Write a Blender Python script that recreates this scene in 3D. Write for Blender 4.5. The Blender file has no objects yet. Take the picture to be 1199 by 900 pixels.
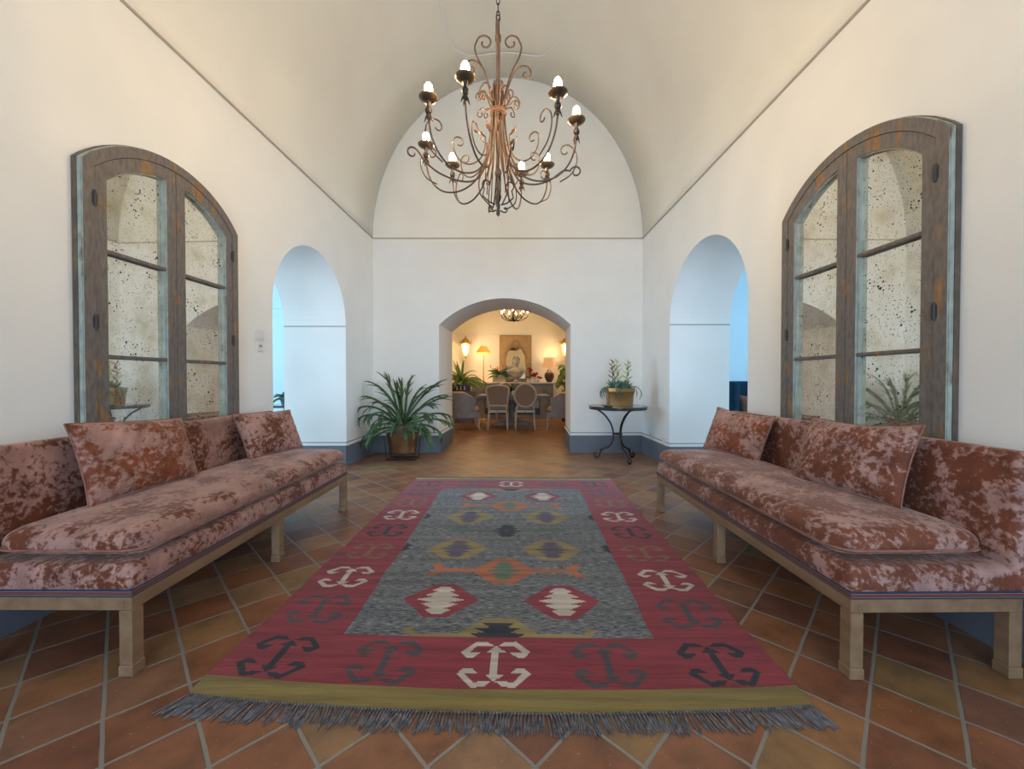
import bpy, bmesh, math, random
import numpy as np
from mathutils import Vector, Matrix
PI = math.pi
R = math.radians
C = bpy.context.scene.collection
scn = bpy.context.scene
rnd = random.Random(7)

# ------------------------------------------------------------------ camera, light, exposure
cam_d = bpy.data.cameras.new('camera')
cam_d.sensor_width = 36
cam_d.lens = 36 * 460 / 1199
cam_d.clip_start = .02
cam = bpy.data.objects.new('camera', cam_d)
C.objects.link(cam)
cam.location = (0, 0, 1.15)
cam.rotation_euler = (PI / 2 - math.atan(6 / 460), 0, 0)
scn.camera = cam
scn.view_settings.view_transform = 'Standard'
scn.view_settings.look = 'None'
scn.view_settings.gamma = 1
scn.view_settings.use_curve_mapping = False
scn.view_settings.exposure = -0.04
world = bpy.data.worlds.new('world')
scn.world = world
world.use_nodes = True
world.node_tree.nodes['Background'].inputs[0].default_value = (.55, .7, 1, 1)
world.node_tree.nodes['Background'].inputs[1].default_value = .3

def area(name, loc, rot, sx, sy, power, col):
    l = bpy.data.lights.new(name, 'AREA')
    l.shape = 'RECTANGLE'; l.size = sx; l.size_y = sy; l.energy = power; l.color = col
    o = bpy.data.objects.new(name, l); C.objects.link(o)
    o.location = loc; o.rotation_euler = rot
    return o
# added area lights for assumed daylight, behind the camera and in windowless side rooms
area('assumed_entrance_daylight', (0.0, -5.4, 1.2), (R(90), 0, 0), 2.6, 2.1, 300, (.50, .72, 1))  # stands at an assumed entrance, out of view
area('left_room_assumed_daylight', (-6.8, 3.6, 1.7), (R(90), 0, R(-90)), 4.0, 2.4, 290, (.48, .74, 1))  # added light inside the solid-walled left room, no window is built
area('right_room_assumed_daylight', (6.8, 3.4, 1.7), (R(90), 0, R(90)), 4.0, 2.4, 230, (.44, .71, 1))  # likewise added in the right room, whose walls have no window
BULB = (1, .70, .36)
MAIN_BULB_E = 340.0
DINING_BULB_W = 9.0

# ------------------------------------------------------------------ materials
def newmat(name):
    m = bpy.data.materials.new(name); m.use_nodes = True
    nt = m.node_tree; b = nt.nodes['Principled BSDF']
    return m, nt, b
def N(nt, t, **kw):
    n = nt.nodes.new(t)
    for k, v in kw.items():
        if k.startswith('i_'):
            n.inputs[int(k[2:]) if k[2:].isdigit() else k[2:]].default_value = v
        else: setattr(n, k, v)
    return n
def lk(nt, a, ao, b, bi): nt.links.new(a.outputs[ao], b.inputs[bi])
def ramp(nt, stops, interp='LINEAR'):
    r = nt.nodes.new('ShaderNodeValToRGB'); cr = r.color_ramp; cr.interpolation = interp
    while len(cr.elements) > 1: cr.elements.remove(cr.elements[-1])
    for i, (p, c) in enumerate(stops):
        e = cr.elements[0] if i == 0 else cr.elements.new(p)
        e.position = p; e.color = (*c, 1) if len(c) == 3 else c
    return r
def plain(name, col, rough=.6, metal=0, var=.0, scale=8, spec=None, bump=0, bscale=60, sheen=0, stretch=(1, 1, 1)):
    m, nt, b = newmat(name)
    b.inputs['Base Color'].default_value = (*col, 1); b.inputs['Roughness'].default_value = rough
    b.inputs['Metallic'].default_value = metal
    if spec is not None: b.inputs['Specular IOR Level'].default_value = spec
    if sheen: b.inputs['Sheen Weight'].default_value = sheen
    tc = N(nt, 'ShaderNodeTexCoord')
    mp = N(nt, 'ShaderNodeMapping'); mp.inputs['Scale'].default_value = stretch
    lk(nt, tc, 'Object', mp, 0)
    if var:
        n = N(nt, 'ShaderNodeTexNoise'); n.inputs['Scale'].default_value = scale; n.inputs['Detail'].default_value = 6
        lk(nt, mp, 0, n, 'Vector')
        r = ramp(nt, [(.3, [max(0, c * (1 - var)) for c in col]), (.7, [min(1, c * (1 + var)) for c in col])])
        lk(nt, n, 0, r, 0); lk(nt, r, 0, b, 'Base Color')
    if bump:
        n = N(nt, 'ShaderNodeTexNoise'); n.inputs['Scale'].default_value = bscale; n.inputs['Detail'].default_value = 4
        lk(nt, mp, 0, n, 'Vector')
        bp = N(nt, 'ShaderNodeBump'); bp.inputs['Strength'].default_value = bump; bp.inputs['Distance'].default_value = .01
        lk(nt, n, 0, bp, 'Height'); lk(nt, bp, 0, b, 'Normal')
    return m
def emis(name, col, s):
    m, nt, b = newmat(name)
    b.inputs['Base Color'].default_value = (*col, 1)
    b.inputs['Emission Color'].default_value = (*col, 1); b.inputs['Emission Strength'].default_value = s
    try: m.cycles.emission_sampling = 'NONE'
    except Exception: pass
    return m

M = {}
M['plaster'] = plain('wall_plaster', (.87, .855, .81), .85, var=.025, scale=2.2, bump=.12, bscale=14, spec=.2)
M['vault'] = plain('vault_plaster', (.89, .855, .765), .85, var=.03, scale=1.6, bump=.12, bscale=10, spec=.2)
M['side_plaster'] = plain('side_room_plaster', (.60, .72, .75), .85, var=.02, scale=2, spec=.2)
M['dining_plaster'] = plain('dining_plaster', (.84, .78, .66), .85, var=.02, scale=2, spec=.2)
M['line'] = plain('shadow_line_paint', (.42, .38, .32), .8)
M['pale_line'] = plain('pale_line_paint', (.90, .88, .83), .7)
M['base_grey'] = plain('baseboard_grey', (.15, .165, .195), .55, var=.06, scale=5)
M['base_lit_edge'] = plain('baseboard_lit_edge', (.82, .81, .78), .5)
M['base_brown'] = plain('baseboard_brown_line', (.33, .27, .24), .6)
M['switch'] = plain('switch_plastic', (.78, .77, .74), .35)
M['switch_dark'] = plain('switch_gap', (.25, .25, .25), .4)
M['iron'] = plain('aged_iron', (.135, .085, .06), .5, metal=.45, var=.35, scale=9, bump=.15)
M['iron_dark'] = plain('dark_wrought_iron', (.045, .035, .03), .45, metal=.6, var=.3, scale=12)
M['leaf_metal'] = plain('copper_leaf', (.17, .085, .055), .55, metal=.3, var=.3, scale=20)
M['bobeche'] = plain('candle_dish_iron', (.17, .115, .07), .35, metal=.6, var=.3, scale=20)
M['bulb'] = emis('lit_bulb', (1, .80, .50), 40)
M['main_bulb'] = emis('lit_chandelier_bulb', BULB, MAIN_BULB_E)
M['main_bulb'].cycles.emission_sampling = 'FRONT'
M['brass'] = plain('aged_brass', (.42, .235, .09), .34, metal=.85, var=.25, scale=7)
M['copper_pot'] = plain('antique_copper', (.27, .135, .06), .4, metal=.75, var=.35, scale=6)
M['soil'] = plain('soil', (.05, .035, .025), .95, var=.4, scale=30)
M['leaf'] = plain('dark_green_leaf', (.034, .082, .022), .42, var=.45, scale=7)
M['leaf_b'] = plain('mid_green_leaf', (.10, .20, .045), .45, var=.4, scale=8)
M['leaf_blue'] = plain('blue_green_leaf', (.09, .16, .11), .5, var=.4, scale=10)
M['leaf_lime'] = plain('yellow_green_leaf', (.34, .42, .08), .5, var=.35, scale=12)
M['stem_purple'] = plain('purple_stem', (.24, .12, .13), .6, var=.3, scale=12)
M['trunk'] = plain('brown_root_mass', (.18, .13, .09), .9, var=.4, scale=20, bump=.5)
M['glass_top'] = plain('dark_table_top', (.05, .06, .05), .12, spec=.7, var=.2, scale=4)
M['cane'] = plain('woven_cane', (.23, .155, .10), .7, var=.25, scale=60)
M['pale_wood'] = plain('limed_wood', (.46, .38, .30), .6, var=.18, scale=12, stretch=(1, 1, .25))
M['grey_wood'] = plain('grey_painted_wood', (.17, .185, .20), .6, var=.2, scale=6)
M['grey_seat'] = plain('grey_upholstery', (.17, .175, .19), .8, var=.12, scale=10)
M['tub_out'] = plain('tub_chair_grey_fabric', (.24, .24, .275), .85, var=.08, scale=10)
M['tan'] = plain('tan_upholstery', (.46, .29, .12), .8, var=.15, scale=10)
M['stone'] = plain('carved_grey_stone', (.36, .345, .31), .8, var=.2, scale=9, bump=.2)
M['console'] = plain('console_grey', (.20, .20, .205), .7, var=.2, scale=7)
M['console_top'] = plain('console_top_pale', (.46, .46, .46), .5, var=.08)
M['frame_tan'] = plain('carved_tan_frame', (.42, .265, .125), .7, var=.15, scale=9)
M['carve'] = plain('carved_relief', (.33, .22, .12), .7, var=.2, scale=14)
M['shade_lit'] = emis('amber_lamp_shade', (.95, .42, .07), .5)
M['shade_pale'] = emis('linen_lamp_shade', (.72, .42, .22), .35)
M['lantern_glass'] = emis('lantern_glow', (1, .72, .34), 2.4)
M['gilt'] = plain('gilt_metal', (.50, .32, .11), .4, metal=.6, var=.3, scale=14)
M['black_pot'] = plain('black_planter', (.018, .02, .024), .4)
M['white_mark'] = plain('white_painted_mark', (.6, .6, .6), .6)
M['urn'] = plain('dark_glazed_urn', (.06, .04, .035), .3, var=.4, scale=12)
M['red'] = plain('deep_red_petals', (.30, .008, .012), .6, var=.4, scale=25)
M['orange_petal'] = plain('orange_red_petals', (.60, .10, .04), .6, var=.3, scale=25)
M['vase'] = plain('clear_vase', (.65, .72, .68), .1, spec=.6)
M['teal'] = plain('teal_velvet', (.004, .026, .050), .8, var=.3, scale=6, spec=.2)
M['brown_cushion'] = plain('brown_cushion', (.17, .065, .035), .8, var=.2, scale=9)
M['cream'] = plain('cream_panel', (.55, .47, .33), .7, var=.1)
M['fringe'] = plain('grey_fringe_yarn', (.15, .14, .145), .9, var=.5, scale=60)
M['hinge'] = plain('hinge_iron', (.05, .052, .055), .5, metal=.5)
M['antique_glass'] = None

def make_floor_mat():
    m, nt, b = newmat('terracotta_tiles')
    P = .3225
    g = N(nt, 'ShaderNodeNewGeometry'); s = N(nt, 'ShaderNodeSeparateXYZ'); lk(nt, g, 'Position', s, 0)
    wob = N(nt, 'ShaderNodeTexNoise'); wob.inputs['Scale'].default_value = 5; wob.inputs['Detail'].default_value = 3; lk(nt, g, 'Position', wob, 'Vector')
    def mth(op, a, bb=None):
        n = N(nt, 'ShaderNodeMath', operation=op)
        for i, v in enumerate((a, bb)):
            if v is None: continue
            if isinstance(v, (int, float)): n.inputs[i].default_value = v
            else: nt.links.new(v, n.inputs[i])
        return n.outputs[0]
    w = mth('MULTIPLY', mth('SUBTRACT', wob.outputs[0], .5), .012)
    u = mth('DIVIDE', mth('ADD', mth('SUBTRACT', mth('ADD', s.outputs[0], s.outputs[1]), .252), w), P)
    v = mth('DIVIDE', mth('ADD', mth('SUBTRACT', mth('SUBTRACT', s.outputs[1], s.outputs[0]), .112), w), P)
    fu, fv = mth('FLOOR', u), mth('FLOOR', v)
    du = mth('ABSOLUTE', mth('SUBTRACT', mth('FRACT', u), .5))
    dv = mth('ABSOLUTE', mth('SUBTRACT', mth('FRACT', v), .5))
    e = mth('MAXIMUM', du, dv)
    mr = N(nt, 'ShaderNodeMapRange'); mr.interpolation_type = 'SMOOTHSTEP'
    nt.links.new(e, mr.inputs['Value']); mr.inputs['From Min'].default_value = .468; mr.inputs['From Max'].default_value = .482
    cx = N(nt, 'ShaderNodeCombineXYZ'); nt.links.new(fu, cx.inputs[0]); nt.links.new(fv, cx.inputs[1])
    wn = N(nt, 'ShaderNodeTexWhiteNoise', noise_dimensions='3D'); lk(nt, cx, 0, wn, 0)
    cr = ramp(nt, [(0, (.33, .125, .055)), (.14, (.42, .175, .07)), (.28, (.27, .10, .055)), (.42, (.46, .20, .085)), (.54, (.37, .21, .085)),
                   (.66, (.24, .10, .07)), (.76, (.40, .15, .06)), (.88, (.30, .13, .08)), (1, (.44, .24, .11))])
    lk(nt, wn, 0, cr, 0)
    n2 = N(nt, 'ShaderNodeTexNoise'); n2.inputs['Scale'].default_value = 6; n2.inputs['Detail'].default_value = 8; n2.inputs['Roughness'].default_value = .65
    lk(nt, g, 'Position', n2, 'Vector')
    r2 = ramp(nt, [(.3, (.42, .43, .46)), (.52, (.72, .73, .76)), (.75, (1.02, .98, .91))]); lk(nt, n2, 0, r2, 0)
    mx = N(nt, 'ShaderNodeMix', data_type='RGBA', blend_type='MULTIPLY'); mx.inputs[0].default_value = 1
    lk(nt, cr, 0, mx, 6); lk(nt, r2, 0, mx, 7)
    n3 = N(nt, 'ShaderNodeTexNoise'); n3.inputs['Scale'].default_value = 90; lk(nt, g, 'Position', n3, 'Vector')
    r3 = ramp(nt, [(.70, (0, 0, 0)), (.76, (1, 1, 1))]); lk(nt, n3, 0, r3, 0)
    mx3 = N(nt, 'ShaderNodeMix', data_type='RGBA'); lk(nt, r3, 0, mx3, 0); lk(nt, mx, 2, mx3, 6); mx3.inputs[7].default_value = (.50, .36, .24, 1)
    mx2 = N(nt, 'ShaderNodeMix', data_type='RGBA'); lk(nt, mr, 0, mx2, 0); lk(nt, mx3, 2, mx2, 6); mx2.inputs[7].default_value = (.27, .24, .20, 1)
    lk(nt, mx2, 2, b, 'Base Color')
    rr = N(nt, 'ShaderNodeMapRange'); lk(nt, n2, 0, rr, 'Value'); rr.inputs['To Min'].default_value = .30; rr.inputs['To Max'].default_value = .6
    lk(nt, rr, 0, b, 'Roughness')
    bp = N(nt, 'ShaderNodeBump'); bp.inputs['Strength'].default_value = .5; bp.inputs['Distance'].default_value = .006
    sb = mth('SUBTRACT', mth('MULTIPLY', n2.outputs[0], .35), mr.outputs[0])
    nt.links.new(sb, bp.inputs['Height']); lk(nt, bp, 0, b, 'Normal')
    return m
M['tiles'] = make_floor_mat()

def velvet(name, seed, bias, lightc, darkc):
    m, nt, b = newmat(name)
    tc = N(nt, 'ShaderNodeTexCoord'); mp = N(nt, 'ShaderNodeMapping'); lk(nt, tc, 'Object', mp, 0)
    mp.inputs['Location'].default_value = (seed, seed * 1.7, seed * .3)
    n1 = N(nt, 'ShaderNodeTexNoise'); n1.inputs['Scale'].default_value = 5.5; n1.inputs['Detail'].default_value = 4; n1.inputs['Distortion'].default_value = .3
    n2 = N(nt, 'ShaderNodeTexNoise'); n2.inputs['Scale'].default_value = 38; n2.inputs['Detail'].default_value = 6; n2.inputs['Roughness'].default_value = .66; n2.inputs['Distortion'].default_value = .35
    lk(nt, mp, 0, n1, 'Vector'); lk(nt, mp, 0, n2, 'Vector')
    ad = N(nt, 'ShaderNodeMath', operation='MULTIPLY_ADD'); lk(nt, n1, 0, ad, 0); ad.inputs[1].default_value = .9; lk(nt, n2, 0, ad, 2)
    r = ramp(nt, [(.89 / 1.9 + bias, darkc), (.955 / 1.9 + bias, [(a * .45 + c * .55) for a, c in zip(lightc, darkc)]), (1.02 / 1.9 + bias, lightc)])
    dv = N(nt, 'ShaderNodeMath', operation='DIVIDE'); lk(nt, ad, 0, dv, 0); dv.inputs[1].default_value = 1.9
    lk(nt, dv, 0, r, 0)
    n3 = N(nt, 'ShaderNodeTexNoise'); n3.inputs['Scale'].default_value = 9; n3.inputs['Detail'].default_value = 5; lk(nt, mp, 0, n3, 'Vector')
    r3 = ramp(nt, [(.3, (.70, .68, .66)), (.7, (1.2, 1.2, 1.2))]); lk(nt, n3, 0, r3, 0)
    mx = N(nt, 'ShaderNodeMix', data_type='RGBA', blend_type='MULTIPLY'); mx.inputs[0].default_value = 1; lk(nt, r, 0, mx, 6); lk(nt, r3, 0, mx, 7)
    lk(nt, mx, 2, b, 'Base Color'); b.inputs['Roughness'].default_value = .62
    b.inputs['Sheen Weight'].default_value = .55; b.inputs['Sheen Roughness'].default_value = .35; b.inputs['Sheen Tint'].default_value = (1, .72, .6, 1)
    b.inputs['Specular IOR Level'].default_value = .25
    bp = N(nt, 'ShaderNodeBump'); bp.inputs['Strength'].default_value = .35; bp.inputs['Distance'].default_value = .012; lk(nt, n2, 0, bp, 'Height'); lk(nt, bp, 0, b, 'Normal')
    return m
LV, DV = (.43, .235, .19), (.145, .038, .016)
M['velvet_a'] = velvet('crushed_velvet_pink_sheen', 0, -.022, LV, DV)  # view-dependent pile sheen painted into the colour, paler for the left sofa
M['velvet_b'] = velvet('crushed_velvet_rust', 11, .026, (.46, .27, .235), (.185, .056, .028))  # same velvet, with less of the pile sheen painted in
M['velvet_c'] = velvet('crushed_velvet_pillow', 23, .006, LV, (.23, .06, .022))
M['piping'] = plain('velvet_piping', (.30, .13, .085), .7, var=.3, scale=25)

def make_sofa_wood():
    m, nt, b = newmat('limed_oak')
    tc = N(nt, 'ShaderNodeTexCoord'); n = N(nt, 'ShaderNodeTexNoise'); n.inputs['Scale'].default_value = 18; n.inputs['Detail'].default_value = 6
    mp = N(nt, 'ShaderNodeMapping'); mp.inputs['Scale'].default_value = (.25, 1, 1); lk(nt, tc, 'Object', mp, 0); lk(nt, mp, 0, n, 'Vector')
    r = ramp(nt, [(.3, (.20, .112, .055)), (.7, (.31, .19, .105))]); lk(nt, n, 0, r, 0); lk(nt, r, 0, b, 'Base Color'); b.inputs['Roughness'].default_value = .5
    return m
M['oak'] = make_sofa_wood()
def make_trim():
    m, nt, b = newmat('striped_braid')
    tc = N(nt, 'ShaderNodeTexCoord'); s = N(nt, 'ShaderNodeSeparateXYZ'); lk(nt, tc, 'Object', s, 0)
    mr = N(nt, 'ShaderNodeMapRange'); lk(nt, s, 2, mr, 'Value'); mr.inputs['From Min'].default_value = .309; mr.inputs['From Max'].default_value = .341
    K, B_, RD, W = (.012, .012, .018), (.03, .04, .13), (.24, .045, .02), (.30, .27, .27)
    r = ramp(nt, [(0, B_), (.16, K), (.26, W), (.32, K), (.42, RD), (.62, K), (.70, W), (.76, K), (.86, B_)], 'CONSTANT')
    lk(nt, mr, 0, r, 0); lk(nt, r, 0, b, 'Base Color'); b.inputs['Roughness'].default_value = .8
    return m
M['braid'] = make_trim()

def make_worn(name, base, wear, amount, stretch):
    m, nt, b = newmat(name)
    tc = N(nt, 'ShaderNodeTexCoord'); mp = N(nt, 'ShaderNodeMapping'); mp.inputs['Scale'].default_value = stretch; lk(nt, tc, 'Object', mp, 0)
    n = N(nt, 'ShaderNodeTexNoise'); n.inputs['Scale'].default_value = 7; n.inputs['Detail'].default_value = 8; n.inputs['Roughness'].default_value = .6
    n2 = N(nt, 'ShaderNodeTexNoise'); n2.inputs['Scale'].default_value = 30; n2.inputs['Detail'].default_value = 4
    lk(nt, mp, 0, n, 'Vector'); lk(nt, mp, 0, n2, 'Vector')
    r = ramp(nt, [(amount, base), (amount + .07, wear)]); lk(nt, n, 0, r, 0)
    r2 = ramp(nt, [(.3, (.72, .72, .72)), (.7, (1.2, 1.2, 1.2))]); lk(nt, n2, 0, r2, 0)
    mx = N(nt, 'ShaderNodeMix', data_type='RGBA', blend_type='MULTIPLY'); mx.inputs[0].default_value = 1
    lk(nt, r, 0, mx, 6); lk(nt, r2, 0, mx, 7); lk(nt, mx, 2, b, 'Base Color'); b.inputs['Roughness'].default_value = .65
    bp = N(nt, 'ShaderNodeBump'); bp.inputs['Strength'].default_value = .2; bp.inputs['Distance'].default_value = .004; lk(nt, n2, 0, bp, 'Height'); lk(nt, bp, 0, b, 'Normal')
    return m
M['worn'] = make_worn('worn_grey_brown_paint', (.165, .145, .13), (.30, .155, .055), .575, (2, 2, .6))
M['worn_side'] = make_worn('worn_brown_edge', (.12, .085, .06), (.20, .12, .06), .55, (1, 1, .5))
M['pale_green'] = make_worn('pale_green_paint', (.36, .395, .34), (.20, .15, .10), .58, (1, 1, .5))

def make_antique():
    m, nt, b = newmat('foxed_antique_mirror')
    tc = N(nt, 'ShaderNodeTexCoord')
    n = N(nt, 'ShaderNodeTexNoise'); n.inputs['Scale'].default_value = 4; n.inputs['Detail'].default_value = 7; n.inputs['Roughness'].default_value = .7; lk(nt, tc, 'Object', n, 'Vector')
    r = ramp(nt, [(.30, (.62, .56, .40)), (.5, (.87, .85, .74)), (.7, (.94, .94, .89))]); lk(nt, n, 0, r, 0)
    # spots: voronoi cells of random size gated by a broad noise
    v = N(nt, 'ShaderNodeTexVoronoi'); v.inputs['Scale'].default_value = 75; lk(nt, tc, 'Object', v, 'Vector')
    cl = N(nt, 'ShaderNodeTexNoise'); cl.inputs['Scale'].default_value = 5.5; cl.inputs['Detail'].default_value = 4; lk(nt, tc, 'Object', cl, 'Vector')
    sr = N(nt, 'ShaderNodeSeparateColor'); lk(nt, v, 'Color', sr, 0)
    a = N(nt, 'ShaderNodeMath', operation='MULTIPLY'); lk(nt, sr, 0, a, 0); lk(nt, sr, 1, a, 1)
    a2 = N(nt, 'ShaderNodeMath', operation='MULTIPLY_ADD'); lk(nt, cl, 0, a2, 0); a2.inputs[1].default_value = 1.2; a2.inputs[2].default_value = -.48
    a3 = N(nt, 'ShaderNodeMath', operation='MULTIPLY'); lk(nt, a, 0, a3, 0); lk(nt, a2, 0, a3, 1)
    a4 = N(nt, 'ShaderNodeMath', operation='MULTIPLY'); lk(nt, a3, 0, a4, 0); a4.inputs[1].default_value = 2.7
    lt = N(nt, 'ShaderNodeMath', operation='LESS_THAN'); lk(nt, v, 'Distance', lt, 0); lk(nt, a4, 0, lt, 1)
    vb = N(nt, 'ShaderNodeTexVoronoi'); vb.inputs['Scale'].default_value = 170; lk(nt, tc, 'Object', vb, 'Vector')
    sb = N(nt, 'ShaderNodeSeparateColor'); lk(nt, vb, 'Color', sb, 0)
    pb = N(nt, 'ShaderNodeMath', operation='POWER'); lk(nt, sb, 0, pb, 0); pb.inputs[1].default_value = 5
    qb = N(nt, 'ShaderNodeMath', operation='MULTIPLY'); lk(nt, pb, 0, qb, 0); lk(nt, n, 0, qb, 1)
    lb = N(nt, 'ShaderNodeMath', operation='LESS_THAN'); lk(nt, vb, 'Distance', lb, 0); lk(nt, qb, 0, lb, 1)
    lm = N(nt, 'ShaderNodeMath', operation='MAXIMUM'); lk(nt, lt, 0, lm, 0); lk(nt, lb, 0, lm, 1); lt = lm
    mx = N(nt, 'ShaderNodeMix', data_type='RGBA'); lk(nt, lt, 0, mx, 0); lk(nt, r, 0, mx, 6); mx.inputs[7].default_value = (.06, .055, .045, 1)
    lk(nt, mx, 2, b, 'Base Color')
    mt = N(nt, 'ShaderNodeMath', operation='MULTIPLY_ADD'); lk(nt, lt, 0, mt, 0); mt.inputs[1].default_value = -.8; mt.inputs[2].default_value = .86
    lk(nt, mt, 0, b, 'Metallic')
    rr = N(nt, 'ShaderNodeMapRange'); lk(nt, n, 0, rr, 'Value'); rr.inputs['From Min'].default_value = .35; rr.inputs['From Max'].default_value = .65; rr.inputs['To Min'].default_value = .035; rr.inputs['To Max'].default_value = .012
    lk(nt, rr, 0, b, 'Roughness')
    return m
M['antique_glass'] = make_antique()
M['wall_mirror'] = plain('plain_mirror', (.85, .83, .75), .04, metal=1)

def kilim(name, col, var, sc=(6, 260, 1), lo=.38, hi=.62, c2=None):
    m, nt, b = newmat(name)
    tc = N(nt, 'ShaderNodeTexCoord'); mp = N(nt, 'ShaderNodeMapping'); mp.inputs['Scale'].default_value = sc; lk(nt, tc, 'Object', mp, 0)
    n = N(nt, 'ShaderNodeTexNoise'); n.inputs['Scale'].default_value = 1; n.inputs['Detail'].default_value = 5; n.inputs['Roughness'].default_value = .75; lk(nt, mp, 0, n, 'Vector')
    a = [c * (1 - var) for c in col]; c2 = c2 or [min(1, c * (1 + var)) for c in col]
    r = ramp(nt, [(lo, a), (.5, col), (hi, c2)]); lk(nt, n, 0, r, 0)
    mp2 = N(nt, 'ShaderNodeMapping'); mp2.inputs['Scale'].default_value = (1.2, 22, 1); lk(nt, tc, 'Object', mp2, 0)
    n2 = N(nt, 'ShaderNodeTexNoise'); n2.inputs['Scale'].default_value = 1; n2.inputs['Detail'].default_value = 4; lk(nt, mp2, 0, n2, 'Vector')
    r2 = ramp(nt, [(.32, (.72, .70, .70)), (.68, (1.22, 1.2, 1.2))]); lk(nt, n2, 0, r2, 0)
    mx = N(nt, 'ShaderNodeMix', data_type='RGBA', blend_type='MULTIPLY'); mx.inputs[0].default_value = 1; lk(nt, r, 0, mx, 6); lk(nt, r2, 0, mx, 7)
    lk(nt, mx, 2, b, 'Base Color'); b.inputs['Roughness'].default_value = .95; b.inputs['Specular IOR Level'].default_value = .1
    b.inputs['Sheen Weight'].default_value = .2
    bp = N(nt, 'ShaderNodeBump'); bp.inputs['Strength'].default_value = .5; bp.inputs['Distance'].default_value = .004; lk(nt, n, 0, bp, 'Height'); lk(nt, bp, 0, b, 'Normal')
    return m
RUG = [kilim('rug_red', (.265, .038, .048), .25), kilim('rug_heather_grey', (.135, .14, .145), .85, (22, 230, 1), .40, .60, (.34, .345, .335)),
       kilim('rug_olive', (.25, .185, .055), .18), kilim('rug_black', (.028, .028, .036), .35), kilim('rug_cream', (.56, .49, .40), .12),
       kilim('rug_charcoal', (.085, .065, .070), .35), kilim('rug_orange', (.42, .135, .055), .15), kilim('rug_green', (.115, .17, .115), .2),
       kilim('rug_purple', (.105, .085, .125), .25), kilim('rug_dull_green', (.10, .135, .095), .3), kilim('rug_ochre_hex', (.29, .215, .085), .18),
       kilim('rug_olive_motif', (.22, .125, .05), .2)]

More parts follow.
